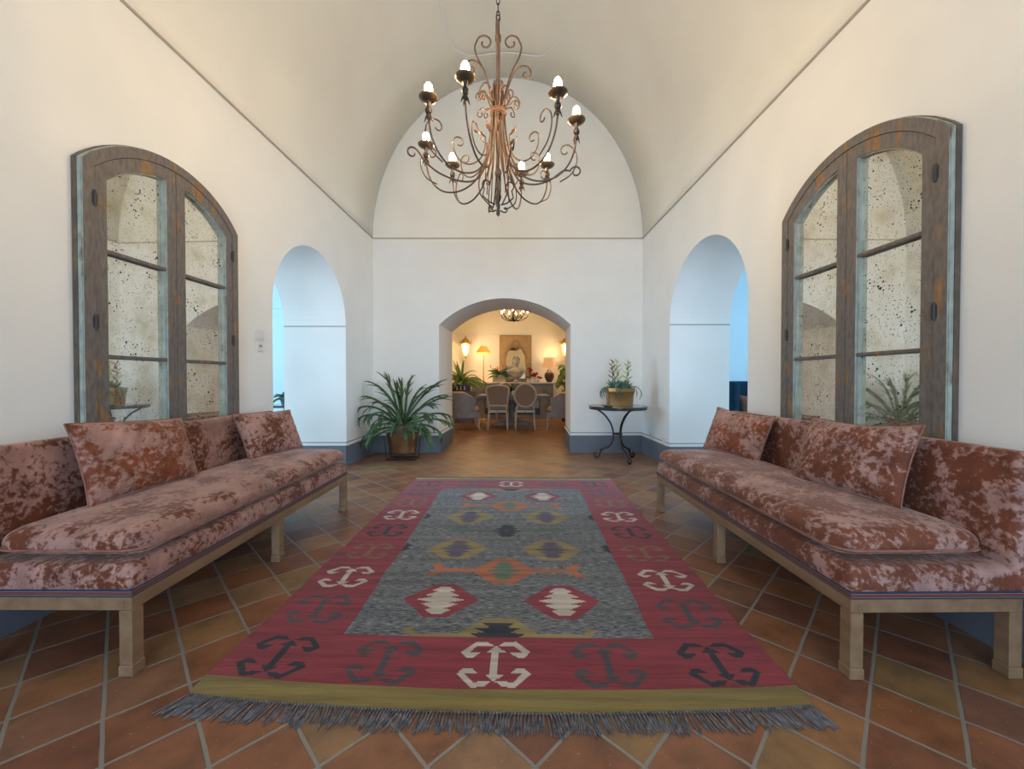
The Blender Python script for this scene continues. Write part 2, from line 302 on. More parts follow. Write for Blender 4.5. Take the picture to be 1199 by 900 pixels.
# ------------------------------------------------------------------ mesh helpers
class MB:
    def __init__(s): s.v = []; s.f = []; s.m = []
    def add(s, vs, fs, mi=0):
        o = len(s.v); s.v += [tuple(v) for v in vs]
        for f in fs: s.f.append(tuple(i + o for i in f)); s.m.append(mi)
        return s
    def box(s, x0, x1, y0, y1, z0, z1, mi=0, bev=0):
        if bev:
            b = bev; vs = []
            for (z, ins) in ((z0, b), (z0 + b, 0), (z1 - b, 0), (z1, b)):
                k = max(ins, 0)
                c = b if ins == 0 else b
                xa, xb, ya, yb = x0 + k, x1 - k, y0 + k, y1 - k
                t = b * .6
                vs += [(xa + t, ya, z), (xb - t, ya, z), (xb, ya + t, z), (xb, yb - t, z), (xb - t, yb, z), (xa + t, yb, z), (xa, yb - t, z), (xa, ya + t, z)]
            fs = [tuple(range(7, -1, -1)), tuple(range(24, 32))]
            for r in range(3):
                for i in range(8):
                    a, bb = r * 8 + i, r * 8 + (i + 1) % 8
                    fs.append((a, bb, bb + 8, a + 8))
            return s.add(vs, fs, mi)
        vs = [(x, y, z) for z in (z0, z1) for x, y in ((x0, y0), (x1, y0), (x1, y1), (x0, y1))]
        return s.add(vs, [(3, 2, 1, 0), (4, 5, 6, 7), (0, 1, 5, 4), (1, 2, 6, 5), (2, 3, 7, 6), (3, 0, 4, 7)], mi)
    def tube(s, pts, r, n=8, mi=0, cap=True, flat=1.0):
        pts = [Vector(p) for p in pts]; L = len(pts)
        rs = r if isinstance(r, (list, tuple)) else [r] * L
        t0 = (pts[1] - pts[0]).normalized(); up = Vector((0, 0, 1)) if abs(t0.z) < .9 else Vector((1, 0, 0))
        nx = t0.cross(up).normalized(); vs = []
        for i in range(L):
            t = (pts[min(i + 1, L - 1)] - pts[max(i - 1, 0)])
            t = t.normalized() if t.length > 1e-9 else t0
            nx = (nx - t * nx.dot(t)); nx = nx.normalized() if nx.length > 1e-6 else t.orthogonal().normalized()
            ny = t.cross(nx)
            for k in range(n):
                a = 2 * PI * k / n
                vs.append(pts[i] + (nx * math.cos(a) + ny * math.sin(a) * flat) * rs[i])
        fs = [(i * n + k, i * n + (k + 1) % n, (i + 1) * n + (k + 1) % n, (i + 1) * n + k) for i in range(L - 1) for k in range(n)]
        if cap: fs += [tuple(range(n - 1, -1, -1)), tuple((L - 1) * n + k for k in range(n))]
        return s.add(vs, fs, mi)
    def lathe(s, prof, n=20, c=(0, 0, 0), mi=0, sx=1, sy=1, close=True):
        vs = []; fs = []; L = len(prof)
        for r, z in prof:
            for k in range(n):
                a = 2 * PI * k / n
                vs.append((c[0] + r * math.cos(a) * sx, c[1] + r * math.sin(a) * sy, c[2] + z))
        for i in range(L - 1):
            for k in range(n): fs.append((i * n + k, i * n + (k + 1) % n, (i + 1) * n + (k + 1) % n, (i + 1) * n + k))
        if close: fs += [tuple(range(n - 1, -1, -1)), tuple((L - 1) * n + k for k in range(n))]
        return s.add(vs, fs, mi)
    def sphere(s, c, r, n=12, m=8, mi=0, sz=(1, 1, 1)):
        prof = [(max(1e-4, r * math.sin(PI * i / m)), -r * math.cos(PI * i / m) * sz[2]) for i in range(m + 1)]
        return s.lathe(prof, n, c, mi, sz[0], sz[1])
    def prism(s, poly, ax, a0, a1, mi=0):   # poly 2D extruded along axis ax
        def P(p, a):
            return (a, p[0], p[1]) if ax == 0 else ((p[0], a, p[1]) if ax == 1 else (p[0], p[1], a))
        n = len(poly); vs = [P(p, a0) for p in poly] + [P(p, a1) for p in poly]
        fs = [tuple(range(n - 1, -1, -1)), tuple(range(n, 2 * n))] + [(i, (i + 1) % n, (i + 1) % n + n, i + n) for i in range(n)]
        return s.add(vs, fs, mi)
    def strap(s, pts, ws, up=(0, -.75, 1), fold=.25, mi=0):   # leaf blade: folded ribbon with thickness from solidify-like back side
        pts = [Vector(p) for p in pts]; L = len(pts); vs = []
        side = None
        for i in range(L):
            t = (pts[min(i + 1, L - 1)] - pts[max(i - 1, 0)]).normalized()
            sd = t.cross(Vector(up))
            if sd.length < .15: sd = side if side else t.orthogonal()
            sd = sd.normalized(); side = sd
            nn = sd.cross(t).normalized(); w = ws[i] if not isinstance(ws, (int, float)) else ws
            vs += [pts[i] - sd * w + nn * w * fold, pts[i] - nn * .0012, pts[i] + sd * w + nn * w * fold, pts[i] + nn * .0016]
        fs = []
        for i in range(L - 1):
            for k in range(4):
                fs.append((i * 4 + k, i * 4 + (k + 1) % 4, (i + 1) * 4 + (k + 1) % 4, (i + 1) * 4 + k))
        fs += [(3, 2, 1, 0), tuple((L - 1) * 4 + k for k in range(4))]
        return s.add(vs, fs, mi)
    def xf(s, mat, start=0):
        for i in range(start, len(s.v)): s.v[i] = tuple(mat @ Vector(s.v[i]))
        return s
    def build(s, name, mats, parent=None, smooth=False, recalc=True, angle=40):
        me = bpy.data.meshes.new(name); me.from_pydata(s.v, [], s.f)
        mats = mats if isinstance(mats, (list, tuple)) else [mats]
        for m in mats: me.materials.append(M[m] if isinstance(m, str) else m)
        me.polygons.foreach_set('material_index', s.m)
        if recalc:
            bm = bmesh.new(); bm.from_mesh(me); bmesh.ops.recalc_face_normals(bm, faces=bm.faces); bm.to_mesh(me); bm.free()
        if smooth:
            me.polygons.foreach_set('use_smooth', [True] * len(me.polygons))
            try: me.set_sharp_from_angle(angle=R(angle))
            except Exception: pass
        me.update()
        o = bpy.data.objects.new(name, me); C.objects.link(o)
        if parent: o.parent = parent
        return o
def tag(o, label=None, cat=None, group=None, kind=None):
    if label: o['label'] = label
    if cat: o['category'] = cat
    if group: o['group'] = group
    if kind: o['kind'] = kind
    return o
def thing(name, label, cat, loc=(0, 0, 0), rz=0, group=None):
    o = bpy.data.objects.new(name, None); o.empty_display_size = .1; C.objects.link(o)
    o.location = loc; o.rotation_euler = (0, 0, rz)
    return tag(o, label, cat, group)
def struct(o): o['kind'] = 'structure'; return o
def copy_tree(o, parent=None):
    c = o.copy(); C.objects.link(c); c.parent = parent
    for ch in list(o.children): copy_tree(ch, c)
    return c
def smooth_path(pts, n=6):   # catmull-rom
    P = [Vector(p) for p in pts]; out = []
    for i in range(len(P) - 1):
        p0, p1, p2, p3 = P[max(i - 1, 0)], P[i], P[i + 1], P[min(i + 2, len(P) - 1)]
        for k in range(n):
            t = k / n
            out.append(.5 * ((2 * p1) + (p2 - p0) * t + (2 * p0 - 5 * p1 + 4 * p2 - p3) * t * t + (3 * p1 - p0 - 3 * p2 + p3) * t ** 3))
    out.append(P[-1]); return out

# ------------------------------------------------------------------ room shell
YB = 6.166; YD = 7.17; YF = -5.5
HC = 3.35; RISE = 2.48
XL = lambda y: -2.174 - .025 * (YB - y)
XR = lambda y: 2.043 + .008 * (YB - y)
XLO, XRO = -3.016, 2.83      # outer faces of the side walls

def arch_wall(name, s0, s1, h0, h1, zs, rise, top, front, back, mats, round_=True, n=36):
    """wall block with an arched opening; front/back map (s, z) to points"""
    mb = MB()
    c, a = (h0 + h1) / 2, (h1 - h0) / 2
    if round_:
        hs = [c - a * math.cos(PI * i / n) for i in range(n + 1)]
        arc = lambda q: zs + rise * math.sqrt(max(0, 1 - ((q - c) / a) ** 2))
    else:
        Rr = (a * a + rise * rise) / (2 * rise); th = math.asin(a / Rr)
        hs = [c + Rr * math.sin(-th + 2 * th * i / n) for i in range(n + 1)]
        arc = lambda q: zs + rise - Rr + math.sqrt(max(0, Rr * Rr - (q - c) ** 2))
    ns = 10
    left = [s0 + (h0 - s0) * i / ns for i in range(ns + 1)]
    right = [h1 + (s1 - h1) * i / ns for i in range(ns + 1)]
    cols = [(a_, b_, 0, 0) for a_, b_ in zip(left, left[1:])] + [(a_, b_, arc(a_), arc(b_)) for a_, b_ in zip(hs, hs[1:])] + [(a_, b_, 0, 0) for a_, b_ in zip(right, right[1:])]
    for a_, b_, za, zb in cols:
        for mp in (front, back):
            lv = [0, .3, .6, 1]
            vs = [];
            for t in lv: vs += [mp(a_, za + (top(a_) - za) * t), mp(b_, zb + (top(b_) - zb) * t)]
            mb.add(vs, [(0, 1, 3, 2), (2, 3, 5, 4), (4, 5, 7, 6)])
        mb.add([front(a_, top(a_)), front(b_, top(b_)), back(b_, top(b_)), back(a_, top(a_))], [(0, 1, 2, 3)])
    for a_, b_ in zip(hs, hs[1:]):
        mb.add([front(a_, arc(a_)), front(b_, arc(b_)), back(b_, arc(b_)), back(a_, arc(a_))], [(0, 1, 2, 3)], 0)
    for q, zt in ((h0, zs), (h1, zs), (s0, top(s0)), (s1, top(s1))):
        mb.add([front(q, 0), front(q, zt), back(q, zt), back(q, 0)], [(0, 1, 2, 3)])
    bm_v = mb.build(name, mats, recalc=False)
    bm = bmesh.new(); bm.from_mesh(bm_v.data); bmesh.ops.remove_doubles(bm, verts=bm.verts, dist=1e-5); bmesh.ops.recalc_face_normals(bm, faces=bm.faces); bm.to_mesh(bm_v.data); bm.free()
    return struct(bm_v)

fl = MB().add([(-7.2, -5.9, 0), (7.2, -5.9, 0), (7.2, 12.3, 0), (-7.2, 12.3, 0), (-7.2, -5.9, -.1), (7.2, -5.9, -.1), (7.2, 12.3, -.1), (-7.2, 12.3, -.1)],
              [(0, 1, 2, 3), (7, 6, 5, 4), (0, 4, 5, 1), (1, 5, 6, 2), (2, 6, 7, 3), (3, 7, 4, 0)])
struct(fl.build('floor', 'tiles'))
LA0, LA1, LZS, LRI = 3.675, 5.203, 1.85, .765
RA0, RA1, RZS, RRI = 3.441, 5.118, 1.862, .80
arch_wall('wall_left', YF, YB, LA0, LA1, LZS, LRI, lambda s: HC, lambda s, z: (XL(s), s, z), lambda s, z: (XLO, s, z), 'plaster')
arch_wall('wall_right', YF, YB, RA0, RA1, RZS, RRI, lambda s: HC, lambda s, z: (XR(s), s, z), lambda s, z: (XRO, s, z), 'plaster')
CXV = (XL(YB) + XR(YB)) / 2; AV = (XR(YB) - XL(YB)) / 2
def lun(x): return HC + RISE * math.sqrt(max(0, 1 - ((x - CXV) / AV) ** 2))
arch_wall('wall_back', XLO, XRO, -1.144, .922, 2.006, .414, lambda s: max(HC, lun(s)) if abs(s - CXV) < AV else HC,
          lambda s, z: (s, YB, z), lambda s, z: (s + .052, YD, z), 'plaster', round_=False)
# smooth lunette infill so the curved head of the end wall reaches the vault
mb = MB(); n = 40
for i in range(n):
    xa, xb = CXV - AV * math.cos(PI * i / n), CXV - AV * math.cos(PI * (i + 1) / n)
    mb.add([(xa, YB - .001, HC - .05), (xb, YB - .001, HC - .05), (xb, YB - .001, lun(xb) + .02), (xa, YB - .001, lun(xa) + .02),
            (xa, YB + .3, HC - .05), (xb, YB + .3, HC - .05), (xb, YB + .3, lun(xb) + .02), (xa, YB + .3, lun(xa) + .02)],
           [(0, 1, 2, 3), (4, 7, 6, 5), (3, 2, 6, 7)])
struct(mb.build('wall_back_lunette', 'vault'))
# vault
mb = MB(); nx, ny = 56, 14; g = []
for j in range(ny + 1):
    y = YF + (YB + .02 - YF) * j / ny; cx, a = (XL(y) + XR(y)) / 2, (XR(y) - XL(y)) / 2
    for i in range(nx + 1):
        t = PI * i / nx; g.append((cx - a * math.cos(t), y, HC + RISE * math.sin(t)))
mb.add(g, [(j * (nx + 1) + i, j * (nx + 1) + i + 1, (j + 1) * (nx + 1) + i + 1, (j + 1) * (nx + 1) + i) for j in range(ny) for i in range(nx)])
o = mb.build('ceiling', 'vault', smooth=True, recalc=False)
sm = o.modifiers.new('thickness', 'SOLIDIFY'); sm.thickness = .12; sm.offset = 1
for p in o.data.polygons: pass
if o.data.polygons[len(o.data.polygons) // 2].normal.z < 0: sm.offset = -1
struct(o)
# front wall behind the camera with an assumed, unseen entrance opening
arch_wall('wall_front', XL(YF) - .2, XR(YF) + .2, -1.3, 1.3, 2.6, .45, lambda s: (HC + RISE + .1) if abs(s) < 3 else HC, lambda s, z: (s, YF, z), lambda s, z: (s, YF - .3, z), 'plaster', round_=False)
# side rooms and dining room
def room(name, x0, x1, y0, y1, h, mat, skip, names):
    F = {'left': [(x0, y0), (x0, y1), (x0 - .12, y1), (x0 - .12, y0)], 'right': [(x1, y0), (x1, y1), (x1 + .12, y1), (x1 + .12, y0)],
         'front': [(x0, y0 - .12), (x1, y0 - .12), (x1, y0), (x0, y0)], 'back': [(x0, y1), (x1, y1), (x1, y1 + .12), (x0, y1 + .12)]}
    for k, q in F.items():
        if k in skip: continue
        struct(MB().prism(q, 2, 0, h).build('wall_%s_%s' % (name, k), mat))
    if 'ceiling' not in skip: struct(MB().box(x0, x1, y0, y1, h, h + .12).build('ceiling_' + name, mat))
room('left_room', -7.0, XLO, 1.0, 7.1, 3.2, 'side_plaster', ('right',), '')
room('right_room', XRO, 7.0, 1.0, 7.1, 3.2, 'side_plaster', ('left',), '')
DX0, DX1, DYB, DHC = -2.7, 2.75, 12.05, 2.55
room('dining', DX0, DX1, YD, DYB, 3.9, 'dining_plaster', ('front', 'ceiling'), '')
mb = MB(); g = []; nx = 32
for y in (YD - .02, DYB + .02):
    for i in range(nx + 1):
        t = PI * i / nx; g.append(((DX0 + DX1) / 2 - (DX1 - DX0) / 2 * math.cos(t), y, DHC + 1.25 * math.sin(t)))
mb.add(g, [(i, i + 1, nx + 2 + i, nx + 1 + i) for i in range(nx)])
o = mb.build('ceiling_dining', 'dining_plaster', smooth=True, recalc=False); sm = o.modifiers.new('thickness', 'SOLIDIFY'); sm.thickness = .12; sm.offset = 1
if o.data.polygons[nx // 2].normal.z < 0: sm.offset = -1
struct(o)

# thin shadow lines of the cornice and at the arch springings
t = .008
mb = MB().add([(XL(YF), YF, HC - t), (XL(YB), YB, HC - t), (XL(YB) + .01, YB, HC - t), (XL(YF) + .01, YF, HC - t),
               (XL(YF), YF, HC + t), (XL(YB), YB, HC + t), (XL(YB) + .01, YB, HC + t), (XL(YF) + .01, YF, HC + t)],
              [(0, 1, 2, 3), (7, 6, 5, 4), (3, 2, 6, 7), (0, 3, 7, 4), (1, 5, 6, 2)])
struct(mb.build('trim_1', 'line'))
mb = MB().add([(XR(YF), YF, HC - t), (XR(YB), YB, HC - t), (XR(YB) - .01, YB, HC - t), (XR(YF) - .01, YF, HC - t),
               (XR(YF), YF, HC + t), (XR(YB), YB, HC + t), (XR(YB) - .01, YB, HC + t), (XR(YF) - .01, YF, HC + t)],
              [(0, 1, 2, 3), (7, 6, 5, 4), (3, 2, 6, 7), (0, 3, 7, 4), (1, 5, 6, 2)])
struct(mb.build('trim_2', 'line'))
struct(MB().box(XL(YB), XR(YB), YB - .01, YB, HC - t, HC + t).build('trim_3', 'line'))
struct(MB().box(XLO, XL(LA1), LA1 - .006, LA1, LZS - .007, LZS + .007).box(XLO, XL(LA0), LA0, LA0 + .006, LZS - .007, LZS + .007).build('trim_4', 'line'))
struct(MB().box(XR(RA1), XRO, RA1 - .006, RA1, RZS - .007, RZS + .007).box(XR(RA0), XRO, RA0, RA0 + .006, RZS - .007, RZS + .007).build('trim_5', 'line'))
struct(MB().box(DX0, DX1, DYB - .012, DYB, DHC - .006, DHC + .006).build('trim_6', 'dining_plaster'))
struct(MB().box(-7.0, XLO, 7.085, 7.1, 2.3, 2.33).box(-7.0, XLO, 7.075, 7.1, 2.42, 2.44).build('trim_7', 'side_plaster'))
# pale raised line following the vault above the chandelier
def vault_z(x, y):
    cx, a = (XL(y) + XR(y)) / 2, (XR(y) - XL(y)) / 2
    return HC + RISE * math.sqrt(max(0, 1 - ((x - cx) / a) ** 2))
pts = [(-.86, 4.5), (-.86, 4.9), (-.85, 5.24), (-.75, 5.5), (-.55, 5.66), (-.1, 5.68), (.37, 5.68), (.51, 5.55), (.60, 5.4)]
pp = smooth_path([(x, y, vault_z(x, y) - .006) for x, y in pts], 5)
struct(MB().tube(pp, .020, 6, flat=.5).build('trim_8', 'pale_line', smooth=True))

# baseboards: grey board, bead painted white for the lit top ledge, brown line
def base_seg(mb, p, q, nrm):
    p, q, nrm = Vector((*p, 0)), Vector((*q, 0)), Vector((*nrm, 0))
    for z0, z1, d, mi in ((0, .272, .014, 0), (.272, .294, .018, 1), (.306, .319, .004, 2)):
        vs = []
        for z in (z0, z1):
            for b, k in ((p, 0), (q, 0), (q, d), (p, d)): vs.append(b + nrm * k + Vector((0, 0, z)))
        mb.add(vs, [(3, 2, 1, 0), (4, 5, 6, 7), (0, 1, 5, 4), (1, 2, 6, 5), (2, 3, 7, 6), (3, 0, 4, 7)], mi)
bmats = ['base_grey', 'base_lit_edge', 'base_brown']
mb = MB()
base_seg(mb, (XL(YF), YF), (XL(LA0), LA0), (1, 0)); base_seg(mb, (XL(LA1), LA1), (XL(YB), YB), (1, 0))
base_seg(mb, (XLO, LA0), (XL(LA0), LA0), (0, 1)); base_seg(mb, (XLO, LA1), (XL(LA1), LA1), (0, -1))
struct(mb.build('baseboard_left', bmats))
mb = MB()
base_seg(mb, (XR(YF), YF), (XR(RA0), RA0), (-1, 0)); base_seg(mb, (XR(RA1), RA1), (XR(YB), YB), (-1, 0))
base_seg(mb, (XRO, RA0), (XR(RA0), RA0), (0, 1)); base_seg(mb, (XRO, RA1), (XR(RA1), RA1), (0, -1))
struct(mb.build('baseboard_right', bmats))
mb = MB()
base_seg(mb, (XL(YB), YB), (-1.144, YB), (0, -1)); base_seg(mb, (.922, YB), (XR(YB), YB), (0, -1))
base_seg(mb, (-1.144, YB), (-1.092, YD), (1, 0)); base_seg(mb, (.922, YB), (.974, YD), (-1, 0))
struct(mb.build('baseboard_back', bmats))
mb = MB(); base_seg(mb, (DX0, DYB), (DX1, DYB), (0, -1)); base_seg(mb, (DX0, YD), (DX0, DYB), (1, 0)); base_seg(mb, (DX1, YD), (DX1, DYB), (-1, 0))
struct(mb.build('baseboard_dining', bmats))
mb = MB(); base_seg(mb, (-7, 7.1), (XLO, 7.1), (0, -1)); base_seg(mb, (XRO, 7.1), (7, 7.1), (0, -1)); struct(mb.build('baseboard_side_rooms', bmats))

# wall switches and sockets
def plate(name, y0, y1, z0, z1, side, label, cat, slots, group=None):
    Xw = XL if side < 0 else XR
    yc, zc = (y0 + y1) / 2, (z0 + z1) / 2; w, hgt = y1 - y0, z1 - z0
    o = thing(name, label, cat, (Xw(yc) + (0 if side < 0 else 0), yc, zc), R(-91.43) if side < 0 else R(90.46), group)
    MB().box(-w / 2, w / 2, 0, .010, -hgt / 2, hgt / 2, bev=.003).build('face_plate', 'switch', o)
    for u, z, ww, hh in slots:
        MB().box(u * w - ww / 2, u * w + ww / 2, .0102, .014, z * hgt - hh / 2, z * hgt + hh / 2).build('rocker' if cat == 'switch' else 'socket_face', 'switch_dark' if cat != 'switch' else 'switch', o)
    return o
plate('wall_switch', 3.425, 3.545, 1.500, 1.588, -1, 'upper white double wall switch beside the left arched opening', 'switch', [(-.22, 0, .03, .05), (.22, 0, .03, .05)])
o = plate('wall_thermostat', 3.445, 3.53, 1.395, 1.480, -1, 'small white control box just below the wall switch', 'thermostat', [(0, .1, .03, .02)])
plate('wall_socket', 5.71, 5.83, .285, .365, 1, 'small white socket over the right baseboard, nearer the corner', 'socket', [(.1, 0, .02, .04)])
plate('wall_socket', 5.22, 5.34, .285, .365, 1, 'small white socket over the right baseboard, nearer the arch', 'socket', [])

# ------------------------------------------------------------------ sofas
def rbox(hx, hy, hz, rp, rz, nx=30, ny=12, nz=6, crown=0, c=(0, 0, 0), wav=0, seed=0):
    """rounded cushion block, returned as MB"""
    rr = random.Random(seed); ph = [rr.uniform(0, 6.28) for _ in range(6)]
    def lin(h, r, n):
        out = []
        k = 5
        for i in range(k): out.append(-h + r * (1 - math.cos(PI / 2 * i / k)) if False else -h + r * i / k)
        for i in range(n + 1): out.append(-h + r + (2 * h - 2 * r) * i / n)
        for i in range(1, k + 1): out.append(h - r + r * i / k)
        return out
    xs, ys, zs = lin(hx, rp, nx), lin(hy, rp, ny), lin(hz, rz, max(1, nz))
    mb = MB(); idx = {}
    def vert(x, y, z):
        key = (round(x, 6), round(y, 6), round(z, 6))
        if key in idx: return idx[key]
        cx, cy, cz = [max(-(h - r), min(h - r, q)) for q, h, r in ((x, hx, rp), (y, hy, rp), (z, hz, rz))]
        d = [(x - cx) / rp, (y - cy) / rp, (z - cz) / rz]; L = math.sqrt(sum(q * q for q in d)); mxx = max(abs(q) for q in d)
        if L > 1e-9:
            s = mxx / L
            d = [q * s for q in d]
        X, Y, Z = cx + d[0] * rp, cy + d[1] * rp, cz + d[2] * rz
        b = max(0, 1 - (x / hx) ** 4) * max(0, 1 - (y / hy) ** 4)
        Z += crown * b * (1 if z > 0 else .0) * (z / hz)
        if wav: Z += wav * (math.sin(x * 9 + ph[0]) * math.sin(y * 7 + ph[1]) + .6 * math.sin(x * 17 + y * 11 + ph[2])) * b * (z > 0)
        if wav: Y += wav * .8 * math.sin(x * 7 + ph[3]) * (1 - abs(z) / hz * .5)
        mb.v.append((X + c[0], Y + c[1], Z + c[2])); idx[key] = len(mb.v) - 1
        return idx[key]
    def quad(a, b, cc, d): mb.f.append((a, b, cc, d)); mb.m.append(0)
    for z in (-hz, hz):
        for i in range(len(xs) - 1):
            for j in range(len(ys) - 1): quad(*[vert(x, y, z) for x, y in ((xs[i], ys[j]), (xs[i + 1], ys[j]), (xs[i + 1], ys[j + 1]), (xs[i], ys[j + 1]))])
    for y in (-hy, hy):
        for i in range(len(xs) - 1):
            for j in range(len(zs) - 1): quad(*[vert(x, y, z) for x, z in ((xs[i], zs[j]), (xs[i + 1], zs[j]), (xs[i + 1], zs[j + 1]), (xs[i], zs[j + 1]))])
    for x in (-hx, hx):
        for i in range(len(ys) - 1):
            for j in range(len(zs) - 1): quad(*[vert(x, y, z) for y, z in ((ys[i], zs[j]), (ys[i + 1], zs[j]), (ys[i + 1], zs[j + 1]), (ys[i], zs[j + 1]))])
    return mb
def rr_loop(hx, hy, r, cx, cy, z, n=8):
    pts = []
    for (sx, sy, a0) in ((1, 1, 0), (-1, 1, 90), (-1, -1, 180), (1, -1, 270)):
        for i in range(n + 1):
            a = R(a0 + 90 * i / n); pts.append((cx + sx * (hx - r) + r * math.cos(a), cy + sy * (hy - r) + r * math.sin(a), z))
    return pts + [pts[0]]
SL, SD = 1.955, .665
def make_sofa(label, loc, rz, vmat, m0, m1):
    o = thing('banquette_sofa', label, 'sofa', loc, rz)
    mb = MB()
    mb.box(0, SL, 0, .03, .258, .311, bev=.003); mb.box(0, SL, SD - .03, SD, .258, .311, bev=.003)
    mb.box(0, .03, .03, SD - .03, .258, .311, bev=.003); mb.box(SL - .03, SL, .03, SD - .03, .258, .311, bev=.003)
    mb.box(.03, SL - .03, .03, SD - .03, .285, .309)
    mb.build('frame', 'oak', o)
    for y in (0, SD - .05):
        for x in (0, (SL - .05) / 2, SL - .05):
            lg = MB().box(x, x + .05, y, y + .05, .045, .2575, bev=.003).box(x - .003, x + .053, y - .003, y + .053, .0, .045, bev=.004)
            lg.build('leg', 'oak', o)
    MB().box(-.003, SL + .003, -.003, SD + .002, .311, .339, bev=.003).build('braid_trim', 'braid', o)
    hb = .055
    rbox(SL / 2 + .001, SD / 2 + .001, .057, .03, .045, 40, 12, 1, .004, (SL / 2, SD / 2 - .002, .316 + .057), .001, 3).build('base_cushion', vmat, o, smooth=True, angle=80)
    ml = (m1 - m0) / 2; md = .308
    mt = rbox(ml, md, .055, .09, .05, 50, 16, 1, .022, ((m0 + m1) / 2, md - .002, .490), .003, 5).build('seat_mattress', vmat, o, smooth=True, angle=80)
    MB().tube(rr_loop(ml + .001, md + .001, .09, (m0 + m1) / 2, md - .002, .472), .005, 6).build('piping', 'piping', mt, smooth=True)
    # back, slightly raked
    bk = rbox(SL / 2 + .012, .038, .27, .03, .035, 40, 4, 10, 0, (SL / 2, 0, .27), .0015, 9)
    bk.v = [(x, y + SD - .008 + z * .03, z + .335) for x, y, z in bk.v]
    bk.build('backrest', vmat, o, smooth=True, angle=80)
    return o
sofa_left = make_sofa('long low sofa in crushed velvet painted with pinkish sheen along the left wall, under the mirror', (-1.467, 1.503, 0), R(90 - .3), 'velvet_a', .04, 1.95)
sofa_right = make_sofa('long low sofa in rust brown crushed velvet along the right wall, under the mirror', (1.273, 3.442, 0), R(-90 + .58), 'velvet_b', .005, SL - .055)

def make_pillow(label, w, hgt, T, loc, rot, mat, seed, group='crushed velvet throw pillows on the sofas'):
    """local x = width, z = height, y = thickness; origin at bottom centre"""
    rr = random.Random(seed); nx, nz = 44, 30; ph = [rr.uniform(0, 6.28) for _ in range(8)]
    mb = MB(); g = {}
    for side in (1, -1):
        for i in range(nx + 1):
            for j in range(nz + 1):
                u, v = -1 + 2 * i / nx, -1 + 2 * j / nz
                edge = max(abs(u), abs(v)) > .9999
                if edge and side == -1: g[(side, i, j)] = g[(1, i, j)]; continue
                th = T * ((1 - abs(u) ** 2.6) * (1 - abs(v) ** 2.6)) ** .55
                x = u * w / 2 * (1 - .05 * (1 - v * v)); z = v * hgt / 2 * (1 - .07 * (1 - u * u)) + hgt / 2
                z -= .012 * math.sin((u + 1) * 1.6 + ph[6]) * (v > 0) * v
                wr = .004 * math.sin(u * 13 + v * 7 + ph[0]) * math.sin(v * 9 + ph[1]) + .003 * math.sin(u * 25 - v * 14 + ph[2])
                cr = math.exp(-((abs(u) - .8) ** 2) / .05) * .004 * math.sin(v * 30 + ph[3])
                y = side * th + (wr + cr) * (1 - abs(u) ** 6) * (1 - abs(v) ** 6)
                g[(side, i, j)] = len(mb.v); mb.v.append((x, y, z))
        for i in range(nx):
            for j in range(nz):
                mb.f.append((g[(side, i, j)], g[(side, i + 1, j)], g[(side, i + 1, j + 1)], g[(side, i, j + 1)])); mb.m.append(0)
    o = thing('throw_pillow', label, 'pillow', loc, 0, group); o.rotation_euler = rot
    p = mb.build('cover', mat, o, smooth=True, angle=120)
    loop = [mb.v[g[(1, i, 0)]] for i in range(nx + 1)] + [mb.v[g[(1, nx, j)]] for j in range(1, nz + 1)] + [mb.v[g[(1, i, nz)]] for i in range(nx - 1, -1, -1)] + [mb.v[g[(1, 0, j)]] for j in range(nz - 1, 0, -1)]
    MB().tube(loop + [loop[0]], .0035, 5).build('seam_piping', 'piping', o, smooth=True)
    return o
def seat_z(): return .545
# rotation: tilt about local x (lean), then yaw.   left sofa: local x -> +Y (yaw 90), local y -> -X ; lean the top towards the wall
make_pillow('big rectangular velvet pillow on the left sofa, nearest the viewer', .62, .395, .075, (-1.935, 2.105, .552), (R(-17), R(1), R(90 - 1.5)), 'velvet_c', 1)
make_pillow('rectangular velvet pillow at the far end of the left sofa', .58, .36, .07, (-1.875, 3.15, .552), (R(-21), R(-1), R(90 - 9)), 'velvet_a', 2)
make_pillow('big rectangular velvet pillow on the right sofa, nearest the viewer', .60, .40, .075, (1.735, 2.075, .552), (R(-19), R(-1.5), R(-90 + 6)), 'velvet_b', 3)
make_pillow('rectangular velvet pillow at the far end of the right sofa', .60, .37, .07, (1.71, 3.10, .552), (R(-21), R(1.5), R(-90 + 11)), 'velvet_c', 4)

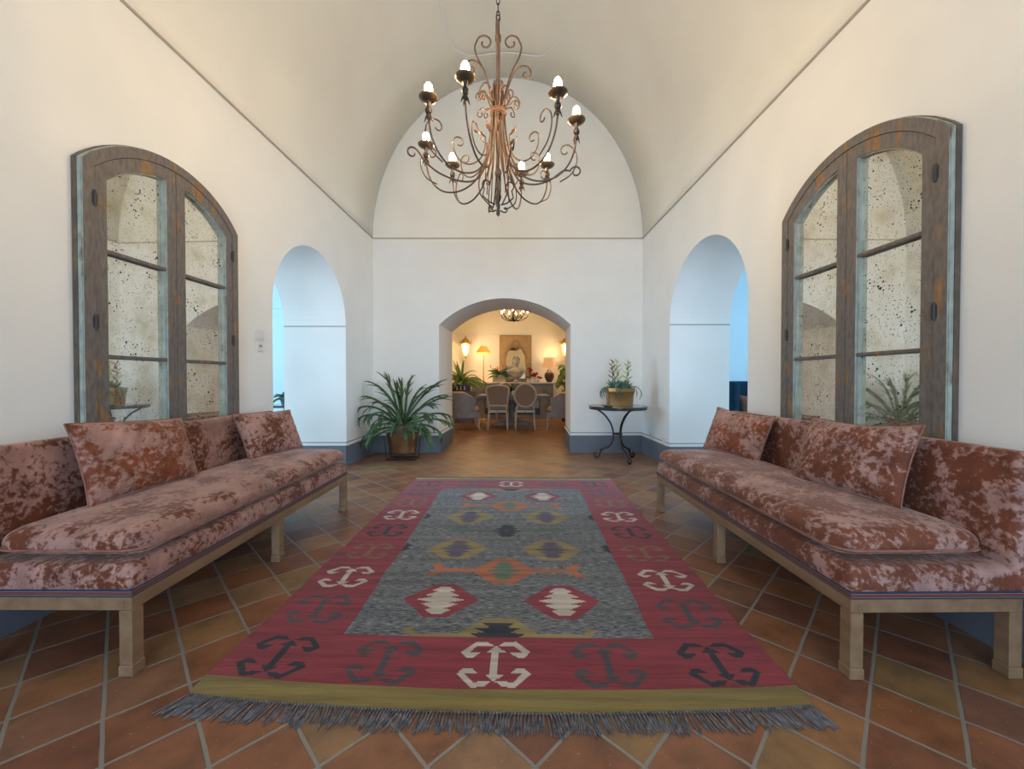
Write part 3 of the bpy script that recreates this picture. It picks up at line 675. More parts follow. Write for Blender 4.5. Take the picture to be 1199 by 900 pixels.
# ------------------------------------------------------------------ arched mirrors
def make_mirror(label, loc, rz):
    o = thing('arched_window_mirror', label, 'mirror', loc, rz)
    A, zc, R0 = .565, 1.534, .726
    BOT = 0.0
    def loop(a, Rr, bot, n=24):
        zsh = zc + math.sqrt(Rr * Rr - a * a); th = math.asin(a / Rr)
        pts = [(-a, bot), (-a, zsh * .5), (-a, zsh)] + [(Rr * math.sin(-th + 2 * th * i / n), zc + Rr * math.cos(-th + 2 * th * i / n)) for i in range(1, n)] + [(a, zsh), (a, zsh * .5), (a, bot)]
        return pts
    def ring(mb, lo, li, d0, d1, mo=0, mi_=0, mf=0, closed=True):
        n = len(lo); rng = range(n) if closed else range(n - 1)
        for i in rng:
            j = (i + 1) % n; a, b, c_, d = lo[i], lo[j], li[j], li[i]
            P = lambda p, dd: (p[0], dd, p[1])
            mb.add([P(a, d1), P(b, d1), P(c_, d1), P(d, d1)], [(0, 1, 2, 3)], mf)
            mb.add([P(a, d0), P(b, d0), P(c_, d0), P(d, d0)], [(0, 1, 2, 3)], mf)
            mb.add([P(a, d0), P(b, d0), P(b, d1), P(a, d1)], [(0, 1, 2, 3)], mo)
            mb.add([P(d, d0), P(c_, d0), P(c_, d1), P(d, d1)], [(0, 1, 2, 3)], mi_)
    mb = MB()
    a1, R1 = A - .065, R0 - .065
    ring(mb, loop(A, R0, BOT), loop(a1 - .01, R1 - .01, BOT + .05), 0.0, .026, 1, 1, 1)
    ring(mb, loop(A - .004, R0 - .004, BOT + .004), loop(A - .008, R0 - .008, BOT + .008), .026, .046, 2, 2, 2)
    ring(mb, loop(A - .008, R0 - .008, BOT + .008), loop(a1, R1, BOT + .06), .026, .052, 2, 0, 0)
    mb.build('outer_frame', ['worn', 'worn_side', 'pale_green'], o)
    R2, a2 = R1 - .075, a1 - .065
    n = 14
    for s in (-1, 1):
        uo, ui = a1 - .003, .002      # door outline
        go, gi = a2, .068             # glass opening
        def dl(u_out, u_in, Rr, bot, m):
            pts = [(u_out, bot), (u_out, .8), (u_out, zc + math.sqrt(Rr * Rr - u_out ** 2))]
            t0, t1 = math.asin(u_out / Rr), math.asin(u_in / Rr)
            pts += [(Rr * math.sin(t0 + (t1 - t0) * i / m), zc + Rr * math.cos(t0 + (t1 - t0) * i / m)) for i in range(1, m)]
            pts += [(u_in, zc + math.sqrt(Rr * Rr - u_in ** 2)), (u_in, .8), (u_in, bot)]
            return [(s * x, z) for x, z in pts]
        lo = dl(uo, ui, R1 - .003, BOT + .063, n); li = dl(go, gi, R2, BOT + .135, n)
        mb = MB(); ring(mb, lo, li, .006, .048, 0, 1, 0)
        lb = dl(go - .008, gi + .008, R2 - .008, BOT + .143, n)
        ring(mb, li, lb, .006, .036, 1, 1, 1)
        for zm in (1.54, .96, .39):
            x0, x1 = sorted((s * go, s * gi))
            mb.box(x0, x1, .014, .040, zm - .011, zm + .011, 2); mb.box(x0, x1, .040, .044, zm - .005, zm + .005, 2)
        d = mb.build('door', ['worn', 'pale_green', 'pale_green' if False else 'worn'], o)
        g = dl(go + .01, gi - .01, R2 + .01, BOT + .125, n)
        k = len(g); MB().add([(x, .010, z) for x, z in g] + [(x, .014, z) for x, z in g], [tuple(range(k)), tuple(range(2 * k - 1, k - 1, -1))] + [(i, (i + 1) % k, (i + 1) % k + k, i + k) for i in range(k)]).build('mirror_glass', 'antique_glass', d)
        for zh in (1.80, 1.14, .46):
            u = s * (a1 + .001)
            MB().tube([(u, .053, zh - .042), (u, .053, zh + .042)], .008, 10).box(u - .014, u + .014, .046, .053, zh - .03, zh + .03).tube([(u, .053, zh - .004), (u, .053, zh + .004)], .0095, 10).build('hinge', 'hinge', d, smooth=True)
    return o
ym = 2.03 + .575
make_mirror('tall arched old window frame with foxed mirror panes on the left wall', (XL(ym) + .002, ym, .315), R(-91.43))
ym = 1.83 + .56
make_mirror('tall arched old window frame with foxed mirror panes on the right wall', (XR(ym) - .002, ym, .335), R(90.46))

# ------------------------------------------------------------------ kilim rug
def make_rug():
    W, L = 2.235, 3.155
    ang = -math.atan2(.071, 3.156)
    o = thing('kilim_rug', 'red and heathered grey woven kilim rug with fringes lying on the tile floor', 'rug', (-.061, 1.39, .001), ang)
    nu, nv = 372, 526
    us = -W / 2 + W * (np.arange(nu) + .5) / nu; vs = L * (np.arange(nv) + .5) / nv
    U, V = np.meshgrid(us, vs, indexing='ij')
    col = np.zeros((nu, nv), dtype=int)
    def poly(pts, c):
        inside = np.zeros(U.shape, bool); n = len(pts)
        for i in range(n):
            x1, y1 = pts[i]; x2, y2 = pts[(i + 1) % n]
            if y1 == y2: continue
            cond = ((y1 > V) != (y2 > V)) & (U < (x2 - x1) * (V - y1) / (y2 - y1) + x1)
            inside ^= cond
        col[inside] = c
    rect = lambda a, b, c_, d, k: poly([(a, c_), (b, c_), (b, d), (a, d)], k)
    REDC, GREY, OLV, BLK, CRM, CHR, ORG, GRN, PUR, DGR, OCH, OLM = range(12)
    rect(-2, 2, -.1, .092, OLV); rect(-2, 2, L - .09, L + .1, OLV)
    f0, f1, fu = .362, 2.705, .70
    poly([(-fu, f0), (fu - .02, f0), (fu, f1), (-fu - .03, f1)], GREY)
    def motif(cu, cv, k, sc=1.0):
        px = .000445 * 1.02 * sc; py = .236 / 340 * sc
        quad = [(615, 150), (680, 115), (780, 110), (918, 200), (860, 240), (795, 240), (735, 205), (850, 205), (765, 145), (640, 152)]
        for sx in (1, -1):
            for sy in (1, -1): poly([(cu + sx * (x - 598) * px, cv + sy * (280 - y) * py) for x, y in quad], k)
        for sy in (1, -1): poly([(cu + (x - 598) * px, cv + sy * (280 - y) * py) for x, y in ((598, 146), (518, 198), (566, 198), (566, 285), (630, 285), (630, 198), (692, 198))], k)
    for u_, k in zip((-.905, -.458, -.013, .44, .884), (BLK, CHR, CRM, CHR, BLK)):
        motif(u_, .215, k); motif(u_ * 1.01, L - .27, k, .95)
    for v_, k in zip((.54, .855, 1.20, 1.553, 1.89, 2.235, 2.575), (CHR, CRM, OLM, BLK, CRM, OLM, CHR)):
        motif(-.915, v_, k); motif(.912, v_, k)
    def hexa(cu, cv, w, h, k, q=.34): poly([(cu - w, cv), (cu - w * q, cv + h), (cu + w * q, cv + h), (cu + w, cv), (cu + w * q, cv - h), (cu - w * q, cv - h)], k)
    def star(cu, cv, w, h, k, rows=5):
        prof = {5: (.50, .74, 1, .74, .50), 3: (.5, 1, .5), 4: (.5, 1, .8, .45), 7: (.3, .6, .85, 1, .85, .6, .3)}[rows]
        right = []
        for i, p in enumerate(prof):
            za = -h + 2 * h * i / rows; zb = -h + 2 * h * (i + 1) / rows
            right += [(w * p * .40, za + .001), (w * p, za + (zb - za) * (.75 if i < rows // 2 else (.5 if i == rows // 2 else .25))), (w * p * .40, zb - .001)]
        poly([(cu + x, cv + z) for x, z in right] + [(cu - x, cv + z) for x, z in reversed(right)], k)
    # rows of the field
    for v0, sg in ((f0, 1), (f1, -1)):
        P = lambda pts: [(u_, v0 + sg * v_) for u_, v_ in pts]
        poly(P([(-.40, 0), (.40, 0), (.44, .045), (.40, .062), (.375, .045), (.41, .04), (.37, .018), (.17, .022), (.06, .13), (-.08, .13), (-.19, .022), (-.37, .018), (-.42, .04), (-.385, .045), (-.41, .066), (-.46, .045)]), OCH)
        poly(P([(-.10, 0), (-.14, .018), (-.07, .03), (-.12, .055), (-.05, .062), (-.085, .092), (.06, .092), (.03, .062), (.09, .055), (.045, .03), (.115, .018), (.08, 0)]), BLK)
    for v_ in (.635, 2.435):
        for u_ in (-.322, .305): hexa(u_, v_, .198, .145, REDC, .28); star(u_, v_, .128, .12, CRM)
    for v_ in (.945, 2.152):
        poly([(-.43, v_ + .03), (-.46, v_ + .075), (-.40, v_ + .085), (-.39, v_ + .045), (-.36, v_ + .018), (-.16, v_ + .018), (-.16, v_ - .02), (-.36, v_ - .02), (-.40, v_ - .035), (-.40, v_ - .075), (-.47, v_ - .08), (-.44, v_ - .03), (-.42, v_)], ORG)
        poly([(.43, v_ + .03), (.46, v_ + .075), (.40, v_ + .085), (.39, v_ + .045), (.36, v_ + .018), (.14, v_ + .018), (.14, v_ - .02), (.36, v_ - .02), (.40, v_ - .035), (.40, v_ - .075), (.47, v_ - .08), (.44, v_ - .03), (.42, v_)], ORG)
        hexa(-.008, v_, .19, .15, ORG, .3); star(-.008, v_, .115, .105, GRN)
    for v_ in (1.24, 1.86):
        for u_ in (-.333, .301): hexa(u_, v_, .205, .155, OCH, .32); star(u_, v_, .125, .125, PUR)
    poly([(-.45, 1.57), (-.40, 1.63), (-.30, 1.60), (-.1, 1.585), (-.1, 1.54), (-.30, 1.55), (-.42, 1.53)], DGR)
    poly([(.43, 1.58), (.38, 1.63), (.28, 1.60), (.1, 1.585), (.1, 1.54), (.28, 1.55), (.40, 1.53)], DGR)
    star(-.013, 1.56, .13, .118, BLK); rect(-.022, -.004, 1.55, 1.57, PUR)
    for v_ in (1.26, 1.86):
        for s in (-1, 1):
            e = s * .70 - .008; poly([(e, v_ - .07), (e - s * .05, v_ - .02), (e - s * .025, v_), (e - s * .055, v_ + .025), (e, v_ + .07)], BLK)
    # verts
    eu = -W / 2 + W * np.arange(nu + 1) / nu; ev = L * np.arange(nv + 1) / nv
    EU, EV = np.meshgrid(eu, ev, indexing='ij')
    bow = -.055 * (1 - (EU / (W / 2)) ** 2) * np.clip(1 - EV / .9, 0, 1) ** 1.5
    jit = .004 * np.sin(EV * 9) + .003 * np.sin(EV * 23)
    X = EU + jit * (EU / (W / 2)); Y = EV + bow
    Z = .007 + .0018 * np.sin(EU * 5 + EV * 2) * np.sin(EV * 6) + .0015 * np.sin(EU * 11) * np.clip(1 - EV / .4, 0, 1)
    verts = np.stack([X, Y, Z], -1).reshape(-1, 3)
    i, j = np.meshgrid(np.arange(nu), np.arange(nv), indexing='ij')
    a = i * (nv + 1) + j; faces = np.stack([a, a + nv + 1, a + nv + 2, a + 1], -1).reshape(-1, 4)
    vl = verts.tolist(); fl_ = faces.tolist(); ml = col.reshape(-1).tolist()
    # underside skirt
    ring_ = [k * (nv + 1) for k in range(nu + 1)] + [nu * (nv + 1) + k for k in range(1, nv + 1)] + [k * (nv + 1) + nv for k in range(nu - 1, -1, -1)] + [k for k in range(nv - 1, 0, -1)]
    b0 = len(vl); vl += [(vl[k][0], vl[k][1], 0) for k in ring_]; m_ = len(ring_)
    for k in range(m_):
        fl_.append([ring_[k], b0 + k, b0 + (k + 1) % m_, ring_[(k + 1) % m_]])
        v_ = vl[ring_[k]][1]; ml.append(OLV if v_ < .09 or v_ > L - .09 else REDC)
    me = bpy.data.meshes.new('woven_field'); me.from_pydata(vl, [], fl_)
    for m in RUG: me.materials.append(m)
    me.polygons.foreach_set('material_index', ml); me.update()
    f = bpy.data.objects.new('woven_field', me); C.objects.link(f); f.parent = o
    rr = random.Random(5)
    for end in (0, 1):
        mb = MB(); n = 185
        drift = 0
        for k in range(n):
            u_ = -W / 2 + W * (k + .5) / n
            drift = .75 * drift + rr.uniform(-.012, .012)
            y0 = (-.055 * (1 - (u_ / (W / 2)) ** 2)) if end == 0 else L
            lean = (.055 * (u_ / (W / 2)) ** 3 + drift) if end == 0 else drift * .5
            ln = rr.uniform(.065, .092) if end == 0 else rr.uniform(.03, .05)
            sg = -1 if end == 0 else 1
            for q in range(3):
                dx = rr.uniform(-.006, .006)
                pts = [(u_, y0 + sg * -.004, .006), (u_ + lean * .3 + dx * .3, y0 + sg * ln * .3, .0075), (u_ + lean * .7 + dx * 1.2, y0 + sg * ln * .7, .004), (u_ + lean + dx * 2, y0 + sg * ln * rr.uniform(.9, 1.1), .0025)]
                mb.tube(smooth_path(pts, 3), [.0022] * 9 + [.0012], 4)
            mb.sphere((u_, y0 + sg * .004, .006), .0052, 6, 4)
        mb.build('fringe', 'fringe', o, smooth=True)
    return o
make_rug()

# ------------------------------------------------------------------ chandelier
def spiral(cx, cz, r0, r1, a0, a1, n=18):
    return [(cx + (r0 + (r1 - r0) * i / n) * math.cos(R(a0 + (a1 - a0) * i / n)), cz + (r0 + (r1 - r0) * i / n) * math.sin(R(a0 + (a1 - a0) * i / n))) for i in range(n + 1)]
def rz_path(prof, az, off=0):     # (r, z) -> 3D at azimuth
    c, s = math.cos(R(az)), math.sin(R(az))
    return [(r * c - off * s, r * s + off * c, z) for r, z in prof]
def acanthus(mb, base, d, up, L, w):
    """small curled leaf blade"""
    d = Vector(d).normalized(); up = Vector(up).normalized(); base = Vector(base)
    pts = []; ws = []
    for i in range(10):
        t = i / 9; a = t * 2.0
        pts.append(base + d * (L * .75 * math.sin(a)) / 1.0 + up * (L * .8 * t)); ws.append(w * (math.sin(PI * min(1, t * .9 + .08)) ** .7) * (1 + .3 * math.sin(t * 22)))
    mb.strap(pts, ws, up=(d.cross(up)).cross(d) if True else (0, 0, 1), fold=.2)
def make_chandelier():
    B = 2.21
    o = thing('chandelier', 'brown wrought iron scroll chandelier with eight lit bulbs hanging from the vault', 'chandelier', (-.09, 2.57, B))
    T = .0055
    # chain up to the vault
    mb = MB(); z = 3.50 - B; ztop = vault_z(-.09, 2.57) - B - .05; k = 0
    while z < ztop:
        h_, w_ = .030, .011
        pts = []
        for i in range(17):
            a = 2 * PI * i / 16; x = w_ * math.cos(a); zz = h_ * math.sin(a)
            pts.append((x, 0, z + zz) if k % 2 == 0 else (0, x, z + zz))
        mb.tube(pts, .0032, 6); z += .049; k += 1
    mb.build('chain', 'iron_dark', o, smooth=True)
    MB().lathe([(.002, 0), (.03, .005), (.055, .03), (.06, .05)], 20, (0, 0, vault_z(-.09, 2.57) - B - .05)).build('ceiling_cup', 'iron_dark', o, smooth=True)
    # central stem
    MB().lathe([(.004, .0), (.010, .01), (.013, .025), (.008, .04), (.011, .05), (.007, .065), (.009, .09), (.018, .11), (.022, .125), (.018, .14), (.009, .155), (.008, .25), (.019, .262), (.024, .28), (.019, .298), (.009, .31), (.011, .5), (.012, .9), (.014, 1.12), (.020, 1.13), (.020, 1.16), (.012, 1.17), (.010, 1.25), (.006, 1.262)], 14).build('stem', 'iron', o, smooth=True)
    loop = [(.012 * math.cos(2 * PI * i / 14) * 1, 0, 1.272 + .022 * math.sin(2 * PI * i / 14)) for i in range(15)]
    MB().tube(loop, .004, 6).build('top_ring', 'iron_dark', o, smooth=True)
    MB().tube([(.046 * math.cos(2 * PI * i / 24), .046 * math.sin(2 * PI * i / 24), .665) for i in range(25)], .011, 4, flat=1.6).lathe([(.049, .650), (.053, .652), (.053, .682), (.049, .684)], 28).build('collar', 'leaf_metal', o, smooth=True)
    az = [221, 252, 313, 344, 46, 71, 134, 167]
    for a in az:
        prof = [(.045, .60), (.044, .665), (.05, .73), (.075, .79)] 
        body = [(.030, .86), (.034, .78), (.044, .70), (.044, .64), (.055, .52), (.085, .38), (.15, .255), (.25, .195), (.36, .195), (.44, .245), (.488, .33), (.505, .42)]
        arm = MB().tube(smooth_path(rz_path(body, a), 5), T, 7).build('arm', 'iron', o, smooth=True)
        c, s = math.cos(R(a)), math.sin(R(a)); P = (.505 * c, .505 * s, .405)
        MB().lathe([(.005, 0), (.010, .005), (.012, .02), (.008, .03), (.016, .038), (.020, .052), (.016, .066), (.009, .072), (.012, .09), (.016, .10)], 12, P).build('candle_cup', 'iron_dark', arm, smooth=True)
        lf = MB()
        for q in range(4):
            b = R(a + 45 + 90 * q); d = (math.cos(b), math.sin(b), 0)
            lf.strap([(P[0] + d[0] * .008, P[1] + d[1] * .008, P[2] + .034), (P[0] + d[0] * .014, P[1] + d[1] * .014, P[2] + .015), (P[0] + d[0] * .020, P[1] + d[1] * .020, P[2] - .005), (P[0] + d[0] * .028, P[1] + d[1] * .028, P[2] - .012)], [.003, .006, .005, .001])
        lf.build('cup_leaves', 'iron_dark', arm)
        MB().lathe([(.012, .104), (.030, .107), (.046, .114), (.054, .122), (.055, .125), (.052, .124), (.044, .117), (.028, .111), (.012, .109)], 24, P, close=False).build('candle_dish', 'bobeche', arm, smooth=True)
        MB().lathe([(.010, .098), (.012, .10), (.012, .136)], 12, P).build('lamp_holder', 'iron_dark', arm, smooth=True)
        MB().lathe([(.010, .136), (.017, .145), (.023, .160), (.0235, .173), (.019, .191), (.010, .205), (.002, .211)], 14, P).build('bulb', 'main_bulb', arm, smooth=True)
    # low long scrolls whose curled tips stick out furthest
    for a, rr_, dz in ((205, .55, 0), (345, .50, -.06), (100, .50, -.02), (285, .36, -.03)):
        zt = .30 + dz
        body = [(.034, .60), (.045, .48), (.075, .34), (.14, .215), (.24, .175), (rr_ * .68, .19), (rr_ * .84, .235), (rr_ * .93, zt - .01)]
        cen = (rr_ + .010, zt - .002)
        prof = smooth_path([(r, 0, z) for r, z in body], 5); prof = [(p.x, p.z) for p in prof] + spiral(rr_, zt - .022, .036, .014, 140, -190, 20)
        MB().tube(rz_path(prof, a), [T] * (len(prof) - 8) + [T * (1 - .06 * i) for i in range(8)], 7).build('long_scroll', 'iron', o, smooth=True)
    # inner U scrolls with a leaf at the inner end and a spiral at the outer end
    for a in (198, 152, 20, 330, 110, 270, 62, 240):
        body = [(.085, .50), (.090, .42), (.125, .345), (.19, .305), (.25, .32), (.285, .37), (.292, .42)]
        prof = [(p.x, p.z) for p in smooth_path([(r, 0, z) for r, z in body], 5)][:-1] + spiral(.255, .43, .040, .016, -10, 300, 20)
        sc = MB().tube(rz_path(prof, a), T * .85, 6).build('inner_scroll', 'iron', o, smooth=True)
        lf = MB(); c, s = math.cos(R(a)), math.sin(R(a))
        acanthus(lf, (.086 * c, .086 * s, .495), (c, s, 0), (0, 0, 1), .06, .014)
        lf.build('leaf', 'leaf_metal', sc)
    # hook scrolls that leave the outer arms
    for a in (215, 175, 355, 40, 128, 305):
        body = [(.40, .215), (.47, .26), (.505, .33), (.50, .40), (.46, .445)]
        prof = [(p.x, p.z) for p in smooth_path([(r, 0, z) for r, z in body], 5)] + spiral(.435, .41, .042, .012, 60, 330, 18)[1:]
        MB().tube(rz_path(prof, a, .02), T * .8, 6).build('hook_scroll', 'iron', o, smooth=True)
    # tall heart scrolls at the top
    for a in (180, 0, 90, 268):
        body = [(.036, .60), (.036, .70), (.045, .78), (.085, .92), (.135, 1.02), (.150, 1.09), (.128, 1.145)]
        prof = [(p.x, p.z) for p in smooth_path([(r, 0, z) for r, z in body], 6)] + spiral(.086, 1.115, .052, .016, 38, 385, 30)[1:]
        prof2 = []
        for i, (r, z) in enumerate(prof): prof2.append((r, z))
        hs = MB().tube(rz_path(prof2, a), T, 7).build('heart_scroll', 'iron', o, smooth=True)
        lf = MB(); c, s = math.cos(R(a)), math.sin(R(a)); acanthus(lf, (.04 * c, .04 * s, .76), (-s, c, 0), (c * .2, s * .2, 1), .055, .014); lf.build('leaf', 'leaf_metal', hs)
    # middle outward scrolls
    for a in (205, 350, 70, 130):
        body = [(.032, .60), (.036, .70), (.06, .80), (.10, .90), (.15, .945), (.195, .935), (.215, .90)]
        prof = [(p.x, p.z) for p in smooth_path([(r, 0, z) for r, z in body], 5)] + spiral(.182, .892, .034, .012, 0, -260, 20)[1:]
        MB().tube(rz_path(prof, a), T, 7).build('upper_scroll', 'iron', o, smooth=True)
    # cluster of small curls round the collar
    for i in range(12):
        a = 30 * i + 12; hh = (.775, .74, .71)[i % 3]
        body = [(.036, .64), (.05, .70), (.08, hh - .01), (.115, hh + .012), (.14, hh - .01)]
        prof = [(p.x, p.z) for p in smooth_path([(r, 0, z) for r, z in body], 4)] + spiral(.122, hh - .028, .024, .008, 30, -240, 14)[1:]
        MB().tube(rz_path(prof, a), T * .8, 6).build('small_curl', 'iron', o, smooth=True)
    # scrolls of the pendant below
    for a in (10, 100, 190, 280):
        body = [(.036, .62), (.06, .44), (.10, .30), (.135, .20), (.13, .12), (.085, .075), (.05, .055)]
        prof = [(p.x, p.z) for p in smooth_path([(r, 0, z) for r, z in body], 5)]
        MB().tube(rz_path(prof, a + 20), T * .8, 6).build('pendant_scroll', 'iron', o, smooth=True)
        prof = spiral(.072, .205, .012, .036, 200, -60, 18) + [(.10, .125), (.06, .09), (.02, .075)]
        MB().tube(rz_path(prof, a), T * .8, 6).build('pendant_curl', 'iron_dark', o, smooth=True)
        prof = [(.012, .04), (.03, .03)] + spiral(.045, .048, .020, .007, -110, 150, 14)
        MB().tube(rz_path(prof, a), T * .75, 6).build('finial_curl', 'iron_dark', o, smooth=True)
    for a in (35, 125, 215, 305):
        lf = MB(); c, s = math.cos(R(a)), math.sin(R(a))
        lf.tube(rz_path([(.036, .6), (.05, .4), (.075, .25), (.085, .12)], a), T * .7, 6)
        lf.build('drop_bar', 'iron', o, smooth=True)
    return o
make_chandelier()

# ------------------------------------------------------------------ plants
def fork_leaf(mb, base, az, el, L, w, rr, droop, forks=3, mi=0):
    """arching strap leaf that divides into fingers near its end"""
    n = 12; p = Vector(base); pts = [p.copy()]; e = el; a = az
    for i in range(n):
        e -= droop * (.4 + 1.6 * i / n) / n
        a += rr.uniform(-.05, .05)
        p = p + Vector((math.cos(a) * math.cos(e), math.sin(a) * math.cos(e), math.sin(e))) * (L / n); pts.append(p.copy())
    ws = [w * (.45 + .55 * math.sin(PI * min(1, .15 + .62 * i / n))) * (1 if i < n - 1 else .4) for i in range(n + 1)]
    mb.strap(pts, ws, mi=mi)
    for k in range(forks):
        i0 = rr.choice([6, 7, 8, 9, 10]); sd = rr.choice([-1, 1]) * rr.uniform(.35, .8)
        q = pts[i0].copy(); d = (pts[i0 + 1] - pts[i0]).normalized(); hz = math.atan2(d.y, d.x) + sd; ee = math.asin(max(-1, min(1, d.z))) + rr.uniform(0, .25)
        fp = [q.copy()]
        ll = L * rr.uniform(.16, .30)
        for i in range(6):
            ee -= droop * .16; hz -= sd * .10
            q = q + Vector((math.cos(hz) * math.cos(ee), math.sin(hz) * math.cos(ee), math.sin(ee))) * (ll / 6); fp.append(q.copy())
        mb.strap(fp, [w * .5, w * .58, w * .6, w * .55, w * .45, w * .3, w * .08], mi=mi)

def keep_inside(mb, xmin=None, xmax=None, ymax=None, zmin=.01):
    for i, (x, y, z) in enumerate(mb.v):
        if xmin is not None and x < xmin: x = xmin + (xmin - x) * .08
        if xmax is not None and x > xmax: x = xmax - (x - xmax) * .08
        if ymax is not None and y > ymax: y = ymax - (y - ymax) * .08
        if z < zmin: z = zmin + .004
        mb.v[i] = (x, y, z)
def floor_plant():
    X0, Y0 = -1.575, 5.66
    o = thing('potted_staghorn_fern', 'large dark green plant with long forked leaves in a brass pot on the floor', 'plant', (X0, Y0, 0))
    w, d = .23, .15
    MB().lathe([(.80, .10), (.84, .105), (.97, .33), (1.04, .365), (1.05, .385), (1.0, .385), (.94, .35), (.90, .33)], 32, mi=0, sx=w, sy=d, close=False).lathe([(.01, .101), (.83, .101)], 32, sx=w, sy=d, close=False).build('pot', 'copper_pot', o, smooth=True)
    MB().lathe([(.01, .355), (.5, .365), (.93, .352)], 24, sx=w, sy=d, close=False).build('soil', 'soil', o, smooth=True)
    st = MB()
    for sx in (-1, 1):
        for sy in (-1, 1): st.tube([(sx * .20, sy * .12, .004), (sx * .215, sy * .135, .26), (sx * .225, sy * .142, .34)], .006, 6)
        st.tube([(sx * .20, -.12, .008), (sx * .20, .12, .008)], .006, 6)
    for sy in (-1, 1): st.tube([(-.2, sy * .12, .008), (.2, sy * .12, .008)], .006, 6)
    st.tube([(-.2, -.12, .008), (.2, .12, .008)], .005, 6).tube([(-.2, .12, .008), (.2, -.12, .008)], .005, 6).tube([(-.19, -.11, .09), (.19, .11, .09)], .005, 6).tube([(-.19, .11, .09), (.19, -.11, .09)], .005, 6)
    st.build('wire_stand', 'iron_dark', o, smooth=True)
    MB().sphere((-.02, 0, .43), .11, 16, 10, sz=(1.15, .9, 1)).build('root_mass', 'trunk', o, smooth=True)
    rr = random.Random(21); mb = MB()
    spec = [(200, 50, .78, 2.0), (185, 62, .80, 1.9), (170, 40, .72, 2.2), (215, 30, .70, 1.7), (150, 55, .62, 1.7), (100, 82, .86, .7), (80, 85, .92, .9), (120, 76, .88, .9), (60, 76, .86, 1.0), (175, 74, .9, 1.0), (10, 72, .9, 1.0), (25, 62, 1.0, .7), (150, 80, .9, .6), (190, 66, .86, 1.3),
            (35, 58, .86, 1.0), (20, 50, .92, .9), (0, 42, .80, 1.4), (-20, 50, .72, 1.6), (-35, 30, .70, 1.9), (-60, 40, .60, 2.2), (-85, 62, .62, 2.1), (-100, 45, .55, 2.4), (-130, 48, .62, 2.2),
            (235, 15, .62, 1.4), (195, 12, .68, 1.3), (-25, 18, .78, 1.7), (5, 22, .72, 1.7), (-45, 55, .66, 1.9), (260, 70, .66, 1.0), (270, 80, .70, 1.0), (15, 66, .72, 1.5), (165, 68, .7, 1.6), (225, 60, .72, 2.0),
            (-10, 30, .82, 1.3), (-30, 8, .66, 1.2), (210, 0, .55, 1.1), (-70, 15, .5, 1.6), (45, 40, .55, 1.4), (140, 30, .5, 1.4)]
    for a, e, L, dr in spec:
        fork_leaf(mb, (rr.uniform(-.05, .03), rr.uniform(-.04, .04), .44), R(a + rr.uniform(-6, 6)), R(e), L * rr.uniform(.95, 1.06), .0195, rr, R(dr * 48), 5)
    keep_inside(mb, xmin=XL(5.6) - X0 + .03, ymax=YB - Y0 - .03)
    mb.build('foliage', 'leaf', o, smooth=True)
floor_plant()

